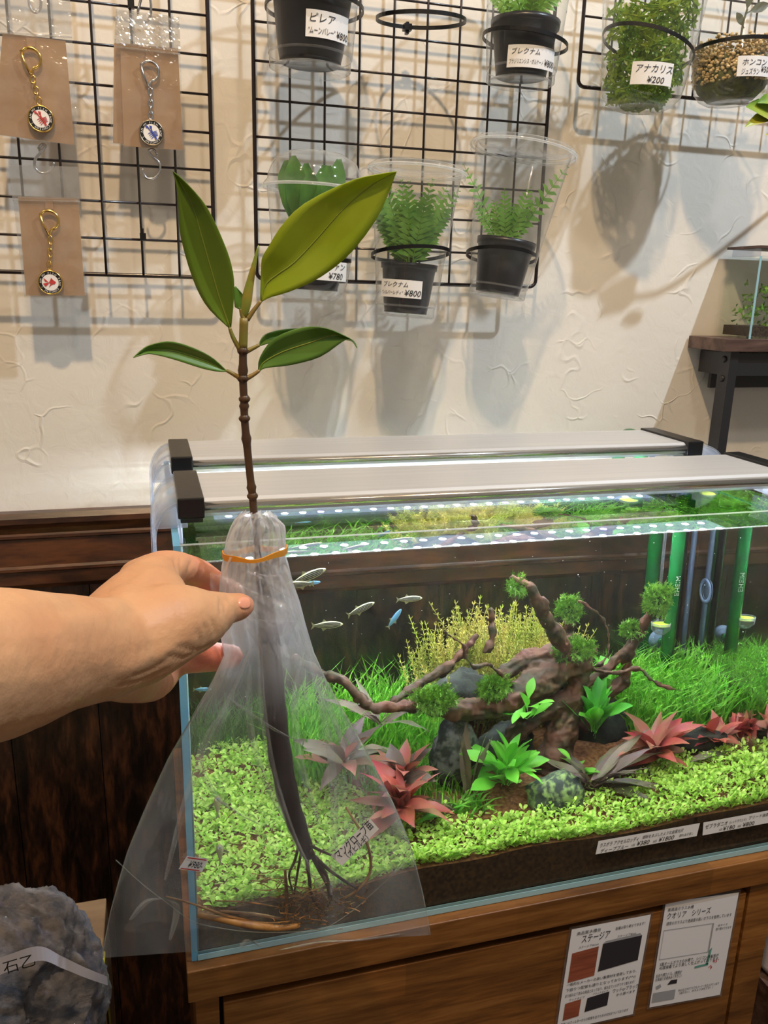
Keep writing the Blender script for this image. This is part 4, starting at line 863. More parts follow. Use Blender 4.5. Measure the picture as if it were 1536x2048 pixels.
stems(420, lambda r: (r.uniform(.255, .435), r.uniform(.215, .285)), (.085, .135), 'thicket of fine yellow green stems behind the driftwood', 3)
stems(26, lambda r: (r.uniform(.40, .46), r.uniform(.20, .24)), (.06, .11), 'few thin stems between the driftwood arms', 9)
# carpet
def carpet():
    rng = np.random.RandomState(5); mb = MB(); k = 0
    while k < 4700:
        x = rng.uniform(.009, .592); y = rng.uniform(.0058, .29) if k < 4200 else rng.uniform(.0056, .012)
        lim = .262 if x < .125 else (.262-(x-.125)*3.4 if x < .17 else (.088 if x < .24 else (.060 if x < .33 else (.060+.045*(x-.33)/.12 if x < .45 else .128+.012*math.sin(x*40)))))
        if y > lim+rng.normal(0, .006): continue
        dn = mnoise.noise(Vector((x*22, y*30, 3)))
        if dn > .34 and rng.rand() < .6: continue
        if .335 < x < .47 and y > .035 and rng.rand() < .35: continue
        z = gz(x, y)-.0005; h = rng.uniform(.001, .0110)*(1.3 if dn < -.1 else 1)
        m = 4 if rng.rand() < .5 else 3; a0 = rng.uniform(0, 6.28)
        for j in range(m):
            a = a0+j*2*PI/m+rng.normal(0, .3); L = rng.uniform(.0042, .0070); el = rng.uniform(.0, 1.1); d = Vector((math.cos(a)*math.cos(el), math.sin(a)*math.cos(el), math.sin(el)))
            s = d.cross(Vector((0, 0, 1))).normalized()*L*.30; o = Vector((x, y, z+h*rng.uniform(.5, 1))); b = o+d*L*.25; e = o+d*L*1.25
            if not (G+.001 < e.x < TW-G-.001 and .0046 < e.y): continue
            n0 = len(mb.v); up = Vector((0, 0, .0006)); mb.v += [b-s*.15, b+s*.15, b+d*L*.45+s+up, b+d*L*.8+s*.9+up, e, b+d*L*.8-s*.9+up, b+d*L*.45-s+up]
            mb.f += [(n0, n0+1, n0+2, n0+6), (n0+6, n0+2, n0+3, n0+5), (n0+5, n0+3, n0+4)]
        k += 1
    o = build('carpet_plants', mb, 'carpet', smooth=False); tagit(o, 'bright green carpet of tiny round leaves across the aquarium front', 'plant', kind='stuff')
carpet()
# rosettes of separate leaves
def rosette(name, label, px, py, Y, n, Lr, wr, mats, el=(.2, 1.2), arc=(0, 2*PI), wave=0, droop=.5, seed=1, fold=.25, group=None, z=None):
    random.seed(seed); n = int(n*1.7) if n > 5 else n; c = aq(px, py, Y); c.z = max(gz(c.x, c.y)+.002, c.z-.02) if z is None else c.z
    t = thing(name, label, 'plant', c, group)
    for i in range(n):
        a = arc[0]+(arc[1]-arc[0])*((i*.618) % 1)+random.uniform(-.35, .35); e = el[0]+(el[1]-el[0])*min(1, max(0, (i+.5)/n+random.uniform(-.2, .2))); tw = random.uniform(-.5, .5); bend = random.uniform(-.05, .05); L = random.uniform(*Lr)*1.22; w = L*random.uniform(*wr)*.82; cb = c+Vector((random.gauss(0, .0025), random.gauss(0, .0025), random.uniform(0, .020 if name == 'broad_leaf_fern' else .010)))
        pts = []; p = cb.copy(); ee = e
        for k in range(8):
            pts.append(IN(p, .004)); p = p+Vector((math.cos(a)*math.cos(ee), math.sin(a)*math.cos(ee), math.sin(ee)))*(L/7); ee -= droop/7*random.uniform(.4, 2.4); a += bend
        wd_ = [w*x for x in ((.10, .12, .35, .8, 1, .95, .6, .05) if name == 'broad_leaf_fern' else (.15, .45, .85, 1, .92, .68, .32, .02))]
        nr = Vector((-math.cos(a)*math.sin(e), -math.sin(a)*math.sin(e)-.15, math.cos(e)+.05)).normalized(); nr = (nr+Vector((-math.sin(a), math.cos(a), 0))*tw).normalized()
        build('leaf', MB().leaf(pts, wd_, nr, fold, 2, wave*w), random.choice(mats), t)
    return t
rosette('red_plant', 'pink red rosette in front of the left log, the largest of the red plants', 800, 1588, .075, 17, (.030, .050), (.17, .24), ['red_leaf', 'red_leaf', 'crimson_leaf'], (.1, 1.3), seed=3)
rosette('red_plant', 'upper red plant with rounded leaves behind the largest red rosette', 806, 1530, .11, 10, (.024, .036), (.2, .28), ['red_leaf', 'purple_leaf'], (.4, 1.3), seed=6)
rosette('red_plant', 'salmon red rosette right of the driftwood with tall pointed leaves', 1312, 1482, .115, 16, (.034, .054), (.15, .21), ['red_leaf', 'red_leaf', 'crimson_leaf'], (.15, 1.3), seed=9)
rosette('red_plant', 'small crimson plant right of the low dark oblong stone', 1430, 1458, .130, 12, (.022, .034), (.2, .26), ['crimson_leaf', 'red_leaf'], (.2, 1.3), seed=12)
rosette('red_plant', 'crimson plant at the right edge beside the grass', 1510, 1440, .135, 12, (.022, .034), (.2, .26), ['crimson_leaf', 'red_leaf'], (.3, 1.3), seed=13)
rosette('bronze_plant', 'bronze crypt plant with long wavy leaves right of the mossy rock', 1185, 1555, .085, 9, (.056, .078), (.085, .115), ['brown_leaf', 'purple_leaf'], (.05, .75), (-.7, 1.0), .14, .35, seed=5)
rosette('bronze_plant', 'bronze crypt leaves spreading to the left over the mossy rock', 1180, 1548, .082, 6, (.034, .052), (.1, .14), ['brown_leaf', 'purple_leaf'], (.2, 1.1), (1.8, 3.9), .14, .4, seed=7)
rosette('bronze_plant', 'upright olive brown strap leaves beside the tall grey rock', 935, 1600, .10, 5, (.050, .066), (.085, .11), ['brown_leaf'], (1.25, 1.5), (0, 6.28), .14, .15, seed=8)
rosette('bronze_plant', 'purple grey strap leaves rising behind the left end of the long log', 762, 1420, .17, 6, (.036, .054), (.07, .10), ['brown_leaf', 'brown_leaf', 'purple_leaf'], (.3, 1.1), (-.8, 4.0), .12, .4, seed=10)
rosette('bronze_plant', 'dull purple leaves seen through the bag, left of the red plants', 690, 1500, .14, 9, (.040, .055), (.13, .18), ['purple_leaf', 'brown_leaf', 'red_leaf'], (.2, 1.1), (0, 6.28), .1, .5, seed=15)
rosette('bronze_plant', 'single olive leaves lying in front of the largest red rosette', 905, 1618, .075, 4, (.034, .045), (.11, .15), ['brown_leaf', 'java_dark'], (.1, .5), (1.5, 4.2), .12, .4, seed=19)
rosette('bronze_plant', 'one flat wavy leaf over the low dark oblong stone', 1370, 1500, .10, 2, (.048, .052), (.09, .1), ['brown_leaf'], (.1, .25), (-.3, .3), .15, .25, seed=20)
rosette('broad_leaf_fern', 'bright green broad leaves in front of the driftwood', 1012, 1535, .10, 20, (.026, .046), (.15, .20), ['java_leaf'], (.1, 1.4), (0, 6.28), .08, .4, seed=2)
rosette('broad_leaf_fern', 'small bright green leaves climbing the driftwood above the larger plant', 1055, 1445, .115, 7, (.022, .030), (.2, .25), ['java_leaf'], (-.2, 1.3), (0, 6.28), .05, .4, seed=22, z=1)
rosette('broad_leaf_fern', 'dark green upright leaves right of the main trunk', 1188, 1478, .14, 13, (.030, .045), (.17, .22), ['java_dark', 'java_leaf'], (.7, 1.5), (0, 6.28), .06, .3, seed=23, z=1)
rosette('broad_leaf_fern', 'low green leaves at the foot of the main trunk', 1150, 1530, .11, 8, (.018, .028), (.2, .25), ['java_leaf'], (.1, 1.0), (0, 6.28), .05, .4, seed=24)
rosette('broad_leaf_fern', 'pale green leaf pair behind the trunk fork', 1215, 1395, .19, 5, (.028, .036), (.2, .25), ['java_leaf'], (.6, 1.4), (0, 6.28), .05, .3, seed=25, z=1)
# fish
def fish(px, py, Y, L, ang, label, kind='stripe', yaw=0):
    c = aq(px, py, Y); t = thing('fish', label, 'fish', c, 'small striped fish in the aquarium' if kind == 'stripe' else None)
    R_ = Matrix.Rotation(-ang, 4, 'Y') @ Matrix.Rotation(yaw, 4, 'Z'); k = L
    prof_ = [(.5, .005), (.47, .035), (.4, .07), (.28, .105), (.1, .125), (-.08, .115), (-.25, .08), (-.36, .045), (-.42, .035)]
    mb = MB(); n = 12
    for x, r in prof_:
        for j in range(n): a = 2*PI*j/n; mb.v.append(c+(R_ @ Vector((x*k, math.cos(a)*r*.5*k, math.sin(a)*r*k))))
    for i in range(len(prof_)-1):
        for j in range(n): mb.f.append((i*n+j, i*n+(j+1) % n, (i+1)*n+(j+1) % n, (i+1)*n+j))
    build('body', mb, 'fish_side' if kind != 'blue' else 'fish_blue', t)
    V = lambda x, z, y=0: c+(R_ @ Vector((x*k, y*k, z*k)))
    mb = MB(); mb.prism([V(-.40, .03), V(-.52, .13), V(-.47, 0), V(-.52, -.13), V(-.40, -.03)], R_ @ Vector((0, .004*k, 0))); build('tail_fin', mb, 'fin', t)
    mb = MB(); mb.prism([V(-.02, .11), V(-.12, .20), V(-.18, .09)], R_ @ Vector((0, .004*k, 0))); build('dorsal_fin', mb, 'fin', t)
    mb = MB(); mb.prism([V(.0, -.11), V(-.14, -.20), V(-.2, -.08)], R_ @ Vector((0, .004*k, 0))); build('belly_fin', mb, 'fin', t)
    mb = MB()
    if kind == 'stripe':
        for zf in (-.55, -.15, .25, .62):
            for sd in (-1, 1):
                pr_ = [(x, r) for x, r in prof_[2:]]; n0 = len(mb.v)
                for x, r in pr_:
                    for dz in (-.12, .12):
                        zz_ = (zf+dz); mb.v.append(V(x, zz_*r, sd*(.5*r*math.sqrt(max(0, 1-zz_*zz_))+.003)))
                for i in range(len(pr_)-1): a = n0+2*i; mb.f.append((a, a+1, a+3, a+2))
        build('stripe', mb, 'fish_stripe', t, kind='stuff')
    mb = MB(); [mb.ball(V(.40, .02, sd*.030), .018*k, 8, 6) for sd in (-1, 1)]; build('eye', mb, 'black_print', t)
fish(618, 1152, .06, .030, .35, 'striped fish just right of the bag, below the water line')
fish(598, 1169, .05, .024, 0, 'striped fish half hidden by the bag edge', yaw=PI)
fish(819, 1198, .10, .024, 0, 'striped fish swimming right, the rightmost of its shoal')
fish(722, 1218, .09, .026, .40, 'striped fish tilted upward in the middle of its shoal')
fish(655, 1250, .07, .027, -.03, 'striped fish lowest in the shoal beside the bag')
fish(789, 1237, .15, .022, .95, 'slim blue fish steeply tilted in dark water', 'blue')
fish(624, 1166, .16, .016, .05, 'tiny blue fish under the topmost striped fish', 'blue')
fish(405, 1379, .14, .016, -.1, 'tiny blue fish low beside the left pane under the hand', 'blue')
for px, py, lb in ((435, 1612, 'upper little sucker fish on the front glass behind the bag'), (440, 1708, 'lower little sucker fish on the front glass behind the bag')):
    c = aq(px, py, .0085); t = thing('sucker_fish', lb, 'fish', c); mb = MB(); n = 10; pr_ = [(.5, .01), (.46, .10), (.38, .16), (.2, .17), (.0, .13), (-.2, .08), (-.4, .035)]
    for z, r in pr_:
        for j in range(n): a = 2*PI*j/n; mb.v.append(c+Vector((math.cos(a)*r, math.sin(a)*r*.6, z))*.018)
    for i in range(len(pr_)-1):
        for j in range(n): mb.f.append((i*n+j, i*n+(j+1) % n, (i+1)*n+(j+1) % n, (i+1)*n+j))
    build('body', mb, 'oto', t); mb = MB(); mb.prism([c+Vector((a, .0, b))*.018 for a, b in ((-.03, -.38), (-.1, -.68), (0, -.6), (.1, -.68), (.03, -.38))], (0, .0002, 0)); build('tail_fin', mb, 'fin', t)
    for sd in (-1, 1): build('side_fin', MB().prism([c+Vector((sd*a, .0, b))*.018 for a, b in ((.12, .25), (.42, .05), (.36, -.05), (.12, .1))], (0, .0002, 0)), 'fin', t)
    mb = MB().lathe([(.0008, 0), (.0016, -.0003), (.0018, 0)], Matrix.Translation(c+Vector((0, -.0018, .0065))) @ Matrix.Rotation(PI/2, 4, 'X'), 14); build('mouth', mb, 'label_paper', t)
# equipment
a = aq(1345, 1200, .266); pxx = a.x; pt = thing('filter_pipe', 'green plastic filter intake pipe standing at the back of the aquarium', 'pipe', (pxx, .266, gz(pxx, .266)))
build('tube', MB().tube([(pxx, .266, .095), (pxx, .266, .352)], .0080, 20), 'green_pipe', pt)
build('hook', MB().tube(spline([(pxx, .266, .350), (pxx, .268, .368), (pxx, .286, .376), (pxx, .305, .372), (pxx, .314, .350), (pxx, .316, .2), (pxx, .318, .02)], 26), .0080, 14), 'green_pipe', pt)
build('strainer', MB().tube([(pxx, .266, gz(pxx, .266)+.004), (pxx, .266, .10)], .0095, 16), 'green_pipe', pt)
mb = MB(); c0 = Vector((pxx, .266, 0)); f = lambda u, v: Vector((pxx-.0083*math.sin(v/.0083-.1), .266-.0083*math.cos(v/.0083-.1), .2125+u))
write(mb, 'EHEIM', .0088, f, 0, -.003); build('lettering', mb, 'white_print', pt)
mb = MB(); f = lambda u, v: Vector((pxx+.0083*math.sin(u/.0083), .266-.0083*math.cos(u/.0083), .322+v)); write(mb, 'EHE', .007, f, -.005, 0); build('lettering', mb, 'white_print', pt)
def sucker(x, y, z, axis, label, r=.0125):
    T = Matrix.Translation((x, y, z)) @ (Matrix.Rotation(-PI/2, 4, 'X') if axis == 'y' else Matrix.Rotation(PI/2, 4, 'Y')); t = thing('suction_cup', label, 'suction cup', (x, y, z), 'suction cups of the filter pipe')
    build('disc', MB().lathe([(0, -.008), (.003, -.008), (.004, -.003), (r*.6, -.002), (r, 0), (r*.5, -.0012), (0, -.0016)], T, 24), 'rubber_blue', t); build('clip', MB().lathe([(0, -.013), (.0045, -.013), (.0045, -.008), (0, -.008)], T, 12), 'green_pipe', t)
sucker(pxx, TD-G-.0012, .150, 'y', 'lower blue grey suction cup behind the green pipe')
sucker(pxx, TD-G-.0012, .318, 'y', 'upper blue grey suction cup behind the green pipe')
c = aq(1322, 1252, .262); df = thing('glass_diffuser', 'round glass diffuser with yellow disc left of the green pipe', 'diffuser', c)
T = Matrix.Translation(c); build('cup', MB().lathe([(0, -.010), (.006, -.009), (.0112, -.004), (.0118, .004), (.0112, .0045), (.0108, 0)], T, 28), 'acrylic', df); build('disc', MB().lathe([(.0106, .001), (.0106, .0025), (0, .0025)], T, 24), 'yellow_disc', df)
build('stem', MB().tube(spline([c+Vector((0, .004, -.009)), c+Vector((.003, .016, -.012)), c+Vector((.005, .022, .0)), c+Vector((.005, .022, .04)), (c.x+.005, .286, .34)], 24), .0018, 8), 'acrylic', df)
c = aq(1411, 1182, TW-G-.0012, 0); rg = build('sticker_ring', MB().lathe([(.0105, 0), (.0150, 0), (.0150, .0007), (.0105, .0007), (.0105, 0)], Matrix.Translation((TW-G-.0012, c.y, c.z)) @ Matrix.Rotation(-PI/2, 4, 'Y'), 30), 'rubber_blue', base=(TW-G-.0012, c.y, c.z)); tagit(rg, 'blue grey ring stuck to the right pane', 'ring')
tb = thing('air_hose', 'thin clear hose running up the right back corner of the aquarium', 'hose', (.583, .287, .1)); build('hose', MB().tube([(.583, .287, .09), (.583, .287, .357)], .0033, 12), 'rubber_blue', tb)
ht = thing('heater_tube', 'dark slim heater tube beside the green pipe', 'heater', (.571, .285, .11)); build('tube', MB().tube([(.571, .286, .12), (.571, .286, .335)], .004, 12), 'black_plastic', ht)  # slim aquarium heater
mb = MB(); rng = np.random.RandomState(3)
for i in range(90): mb.ball((rng.uniform(.03, .585), rng.uniform(.02, .28), rng.uniform(.18, .343)), rng.uniform(.00025, .0006), 6, 4)
tagit(build('air_bubbles', mb, 'white_print'), 'tiny air bubbles drifting in the aquarium water', 'bubbles', kind='stuff')
# ================================================================== FOREGROUND: SEEDLING IN ITS BAG
YB = -.11
B_ = lambda px, py, dy=0: at(px, py, YB+dy)
sd = thing('mangrove_seedling', 'mangrove seedling with glossy green leaves and long dark root stock, held in the clear bag', 'plant', B_(510, 1440))
def pix_leaf(top, bot, fold, matn, dy0=0, dy1=0, vein=True, name='leaf', label=None, rise=0):
    # top / bot: the two margins in order base -> tip, dy0/dy1 depth offsets at base and tip
    n = 22; T_ = spline([Vector((a, b, 0)) for a, b in top], n); U_ = spline([Vector((a, b, 0)) for a, b in bot], n); g = []
    mb = MB(); nu = 8
    for i in range(n):
        t = i/(n-1); dy = dy0+(dy1-dy0)*t+rise*math.sin(PI*t)
        for j in range(nu+1):
            u = j/nu; q = T_[i].lerp(U_[i], u); c = 1-abs(2*u-1)
            mb.v.append(B_(q.x, q.y, dy+fold*c*math.sin(PI*min(1, t*1.02))**.5))
    for i in range(n-1):
        for j in range(nu): a = i*(nu+1)+j; mb.f.append((a, a+1, a+nu+2, a+nu+1))
    o = build(name, mb, matn, sd, label=label)
    m = o.modifiers.new('thickness', 'SOLIDIFY'); m.thickness = .0005; m.offset = 0
    if vein:
        mid = [mb.v[i*(nu+1)+nu//2]-Vector((0, .0003, 0)) for i in range(n)]
        build('vein', MB().tube(mid, [.00045*(1-i/n)+.0001 for i in range(n)], 5), 'leaf_vein', o)
    return o
pix_leaf([(459, 657), (414, 613), (385, 556), (361, 471), (357, 411), (353, 372), (346, 343)], [(462, 657), (468, 592), (466, 545), (450, 491), (414, 415), (373, 366), (346, 343)], .0035, 'leaf_olive', 0, -.012, label='dark olive upright left leaf')
pix_leaf([(521, 602), (522, 545), (524, 517), (536, 495), (566, 448), (612, 405), (700, 362), (755, 349), (793, 343)], [(523, 604), (540, 595), (583, 582), (640, 555), (700, 508), (752, 440), (778, 385), (787, 360), (793, 343)], .004, 'leaf_lime', 0, -.016, label='largest leaf, bright lime green')
pix_leaf([(452, 741), (424, 715), (385, 695), (340, 683), (300, 690), (282, 701), (267, 715)], [(455, 743), (435, 743), (402, 736), (349, 719), (310, 709), (292, 708), (267, 715)], .003, 'leaf_mid', 0, -.008, label='narrow drooping lower left leaf')
pix_leaf([(517, 742), (520, 715), (548, 677), (604, 655), (650, 656), (690, 672), (708, 683), (714, 696)], [(519, 743), (532, 736), (583, 730), (640, 714), (684, 684), (695, 680), (706, 684), (714, 696)], .003, 'leaf_mid', 0, -.010, label='lower right leaf with hooked tip')
pix_leaf([(518, 690), (522, 678), (532, 668), (560, 660), (600, 657), (640, 662)], [(520, 692), (535, 687), (560, 682), (600, 678), (625, 672), (640, 662)], .002, 'leaf_mid', .004, .012, vein=False)
pix_leaf([(470, 614), (468, 595), (468, 575), (471, 573)], [(482, 620), (491, 610), (489, 594), (471, 573)], .001, 'leaf_mid', .004, .006, vein=False)
for pts in ([(459, 655), (466, 675), (480, 700)], [(522, 602), (508, 620), (494, 640)], [(453, 741), (466, 748), (481, 757)], [(519, 741), (506, 750), (493, 757)], [(519, 690), (505, 697), (491, 704)], [(481, 618), (484, 630), (488, 640)]):
    build('petiole', MB().tube(spline([B_(a, b) for a, b in pts], 8), [.0009+.0006*i/7 for i in range(8)], 7), 'stem_green', sd)
P = [B_(a, b) for a, b in ((488, 636), (486, 700), (486, 758), (488, 800), (489, 836), (493, 880), (500, 950), (505, 992), (509, 1040))]
build('upper_stem', MB().tube(spline(P[:2], 6), [.0024]*6, 10), 'stem_green', sd)
Q = spline(P[1:], 40); build('stem', MB().tube(Q, [.0022+.0007*max(0, 1-abs(((i*1.0) % 9)-4)/1.2) for i in range(40)], 10), 'stem_brown', sd)
for px, py in ((489, 798), (489, 837), (486, 757), (505, 992), (486, 702)):
    c = B_(px, py); build('node', MB().lathe([(.0021, -.002), (.0031, -.0008), (.0033, .0004), (.0021, .002)], Matrix.Translation(c), 12), 'stem_brown', sd)
build('bud', MB().tube(spline([B_(*p) for p in ((488, 636), (492, 610), (498, 575), (508, 530), (517, 490))], 14), [.0008, .0016, .0022, .0026, .0028, .0027, .0025, .0022, .0019, .0016, .0012, .0009, .0006, .0002], 8, flat=.7), 'bud', sd)
PR = [(509, 1040, 5), (514, 1090, 6), (520, 1150, 8), (530, 1200, 15), (538, 1280, 21), (545, 1360, 23), (552, 1440, 23), (562, 1520, 23), (578, 1600, 21), (598, 1660, 18), (613, 1700, 14), (618, 1715, 8)]
pp = [B_(a, b) for a, b, r in PR]; rr = [pxr(p, r[2]) for p, r in zip(pp, PR)]; q = spline(pp, 44); r2 = [ramp(i/43*(len(rr)-1), list(enumerate(rr)))*(1+.05*math.sin(i*1.7)) for i in range(44)]
build('root_stock', MB().tube(q, r2, 14), 'propagule', sd, label='dark purple brown root stock')
for pts, r in (([(605, 1690), (596, 1740), (588, 1790)], 4), ([(612, 1700), (618, 1750), (626, 1800), (655, 1830)], 5), ([(620, 1700), (640, 1740), (655, 1770), (660, 1800)], 7), ([(618, 1690), (650, 1705), (690, 1722)], 4), ([(625, 1710), (665, 1745), (715, 1778)], 5), ([(600, 1680), (590, 1720), (578, 1750), (585, 1780)], 4), ([(628, 1720), (650, 1745), (662, 1790), (655, 1815)], 5)):
    build('root', MB().tube(spline([B_(a, b, random.uniform(-.004, .004)) for a, b in pts], 14), [pxr(pp[0], r)*(1-.5*i/13) for i in range(14)], 7), 'root_dark', sd)
for pts, r in (([(332, 1793), (380, 1806), (450, 1830), (520, 1845), (560, 1845)], 3), ([(395, 1830), (440, 1838), (500, 1850), (560, 1856), (600, 1850)], 9), ([(570, 1740), (573, 1790), (572, 1840)], 5), ([(692, 1615), (720, 1660), (738, 1700), (740, 1745), (715, 1780), (680, 1800)], 4), ([(430, 1801), (500, 1805), (560, 1815)], 2), ([(440, 1822), (520, 1830), (600, 1846)], 4)):
    build('root', MB().tube(spline([B_(a, b, random.uniform(-.003, .003)) for a, b in pts], 16), [pxr(pp[0], r)*(1-.4*abs(2*i/15-1)) for i in range(16)], 7), 'root_tan', sd)
mb = MB(); random.seed(31)
for i in range(150):
    cx_, cy_ = random.choice(((600, 1800), (560, 1770), (640, 1825), (580, 1835), (690, 1800), (630, 1790))); a = Vector((cx_+random.gauss(0, 22), cy_+random.gauss(0, 16), 0)); an = random.uniform(0, 6.28); L = random.uniform(14, 46)
    pts = [(a.x+math.cos(an)*L*t+4*math.sin(t*7+i), min(1858, a.y+math.sin(an)*L*.6*t)) for t in (0, .33, .66, 1)]
    mb.tube([B_(x_, y_, random.uniform(-.006, .006)) for x_, y_ in pts], .00035, 3, cap=False)
build('root_hairs', mb, 'root_tan', sd, kind='stuff', smooth=False)
# the bag: a closed sheet, gathered at the neck, flat and welded at the foot
bg = thing('plastic_bag', 'large clear plastic bag around the seedling, tied with an orange band', 'bag', B_(530, 1900))
ROWS = [(1023, 484, 538, .0045), (1034, 472, 552, .0075), (1055, 460, 566, .0105), (1085, 450, 572, .0120), (1108, 449, 571, .0115), (1130, 444, 576, .0125), (1160, 440, 585, .0135), (1200, 437, 598, .0140), (1250, 438, 612, .0150), (1310, 448, 630, .0155), (1360, 426, 652, .0155), (1430, 386, 690, .0150), (1520, 335, 738, .0150), (1620, 289, 787, .0150), (1700, 256, 818, .0140), (1760, 238, 833, .0110), (1820, 222, 846, .0050), (1870, 212, 854, .0015), (1916, 203, 861, .0006)]
def rowat(v):
    x_ = v*(len(ROWS)-1); k = min(int(x_), len(ROWS)-2); u = x_-k; A, C_ = ROWS[k], ROWS[k+1]; return [A[i]+(C_[i]-A[i])*u for i in range(4)]
def bagpt(th, v):
    y_, l, r_, tk = rowat(v); c = math.cos(th); s = math.sin(th); u = .5-.5*c if False else .5+.5*c
    px = l+(r_-l)*u; neck = max(0, 1-v*1.9); py = y_-46*u*max(0, (v-.55)/.45)**1.3
    f = abs(s)**.8*(1 if s > 0 else -1)
    ph = th*7+v*5; w = .0016*neck*math.sin(th*11+3*math.sin(v*9))+.0012*neck*math.sin(th*19+v*23)
    w2 = .0035*mnoise.noise(Vector((c*3.2+v*2, v*4.2, s*1.2)))*(.35+min(1, v*2))*(abs(s)**.5)+.0025*mnoise.noise(Vector((c*9, v*3, s*2+5)))*abs(s)**.5
    p = B_(px, py, -f*tk+(w+w2*(1 if v < .93 else .3)))
    cr = 0
    for fq, am in ((6, .0034), (13, .0020), (27, .0010)): cr += am*(1-2.4*abs(mnoise.noise(Vector((c*fq*.55+7, v*fq*1.5, s*1.3+fq)))))
    p = p+Vector((0, -cr*abs(s)**.5*(.16+.84*min(1, neck*1.7)) if v < .93 else 0, 0))
    fold = .0022*neck*mnoise.noise(Vector((c*8, v*16, s*4))); return p+Vector((fold, 0, fold))
def bagpart(name, v0, v1, matn, nv, nu=96):
    mb = MB(); n = 0
    for j in range(nv+1):
        for i in range(nu): mb.v.append(bagpt(2*PI*i/nu, v0+(v1-v0)*j/nv))
    for j in range(nv):
        for i in range(nu): a = j*nu+i; b = j*nu+(i+1) % nu; mb.f.append((a, b, b+nu, a+nu))
    return build(name, mb, matn, bg)
bagpart('film_sleeve', 0, 1, 'bag_film', 120, 128)
for sg, th in ((0, 0), (1, PI)): build('side_seam', MB().tube([bagpt(th, .5+.5*i/30) for i in range(31)], .0003, 4), 'bag_edge', bg)
seam = [(232, 1720), (285, 1768), (340, 1810), (385, 1842), (440, 1856), (510, 1864), (580, 1864), (645, 1858), (700, 1825), (750, 1782), (800, 1735), (822, 1715)]
build('bottom_weld', MB().tube(spline([B_(a, b, -.004) for a, b in seam], 40), .0003, 5), 'bag_edge', bg)
PL = [[(505, 1290), (470, 1380), (420, 1480), (372, 1600), (330, 1760)], [(520, 1270), (524, 1400), (545, 1540), (590, 1680), (655, 1800)], [(600, 1260), (640, 1400), (665, 1540), (668, 1700), (662, 1790)], [(585, 1200), (625, 1330), (660, 1420), (690, 1500)],
      [(500, 1330), (500, 1450), (530, 1560), (570, 1640)], [(450, 1390), (520, 1440), (580, 1475), (640, 1490)], [(610, 1300), (590, 1400), (600, 1520), (640, 1650)], [(430, 1440), (400, 1520), (440, 1600), (520, 1650)], [(560, 1180), (600, 1290), (612, 1400)], [(260, 1840), (300, 1800), (352, 1810), (340, 1880)], [(480, 1895), (500, 1880), (520, 1893)], [(560, 1900), (640, 1885), (720, 1880), (800, 1868)]]
for pl in PL:
    Q = spline([Vector((a, b, 0)) for a, b in pl], 30); mb = MB()
    for i, q in enumerate(Q):
        w = 7*math.sin(PI*min(1, max(0, (i+.5)/30)))**.6+1; dy = -.0165 if q.y < 1780 else -.006
        for k, (du, dd) in enumerate(((-1, .0008), (-.2, -.0012), (.3, -.0014), (1, .0008))): mb.v.append(B_(q.x+du*w, q.y+du*w*.2, dy+dd))
    for i in range(29):
        for k in range(3): a = 4*i+k; mb.f.append((a, a+1, a+5, a+4))
    build('pleat', mb, 'bag_pleat', bg)
# loose crumpled folds of film below the neck
random.seed(8)
for i, (a, b, c_, d) in enumerate((((440, 1150), (505, 1180), (580, 1225), (560, 1275)), ((455, 1200), (500, 1240), (600, 1245), (520, 1300)), ((470, 1130), (520, 1150), (575, 1150), (585, 1200)), ((500, 1180), (560, 1200), (600, 1230), (560, 1330)))):
    def ff(u, v, a=a, b=b, c_=c_, d=d, i=i):
        A = Vector((*a, 0)).lerp(Vector((*b, 0)), v); D = Vector((*d, 0)).lerp(Vector((*c_, 0)), v); q = A.lerp(D, u)
        return B_(q.x, q.y, -.0155-.0035*math.sin(PI*u)-.002*mnoise.noise(Vector((u*4, v*4, i))))
    build('film_fold', MB().grid(ff, 10, 10), 'bag_neck', bg)
# curl where film runs from the fingers to the neck
build('film_fold', MB().grid(lambda u, v: B_(420+u*95, 1145+v*60+u*25, -.012-.004*math.sin(u*9)-.002*math.sin(v*7)), 16, 10), 'bag_neck', bg)
mb = MB(); n = 60
for i in range(n):
    th = 2*PI*i/n; u = .5+.5*math.cos(th); px = 447+(573-447)*u; sag = math.sin(th)
    p = B_(px, 1100+20*max(0, sag)+(2*math.sin(th*5))-6*math.cos(th), -sag*.0185)
    for dz, dd in ((-.0019, 0), (.0019, 0), (.0019, .0009), (-.0019, .0009)):
        mb.v.append(p+Vector((math.cos(th)*dd, -math.sin(th)*dd, dz*(.75+.25*math.sin(th*3)))))
for i in range(n):
    j = (i+1) % n
    for k in range(4): mb.f.append((4*i+k, 4*i+(k+1) % 4, 4*j+(k+1) % 4, 4*j+k))
rb = build('rubber_band', mb, 'rubber', base=B_(510, 1110), smooth=False); tagit(rb, 'orange rubber band tied around the neck of the bag', 'rubber band')
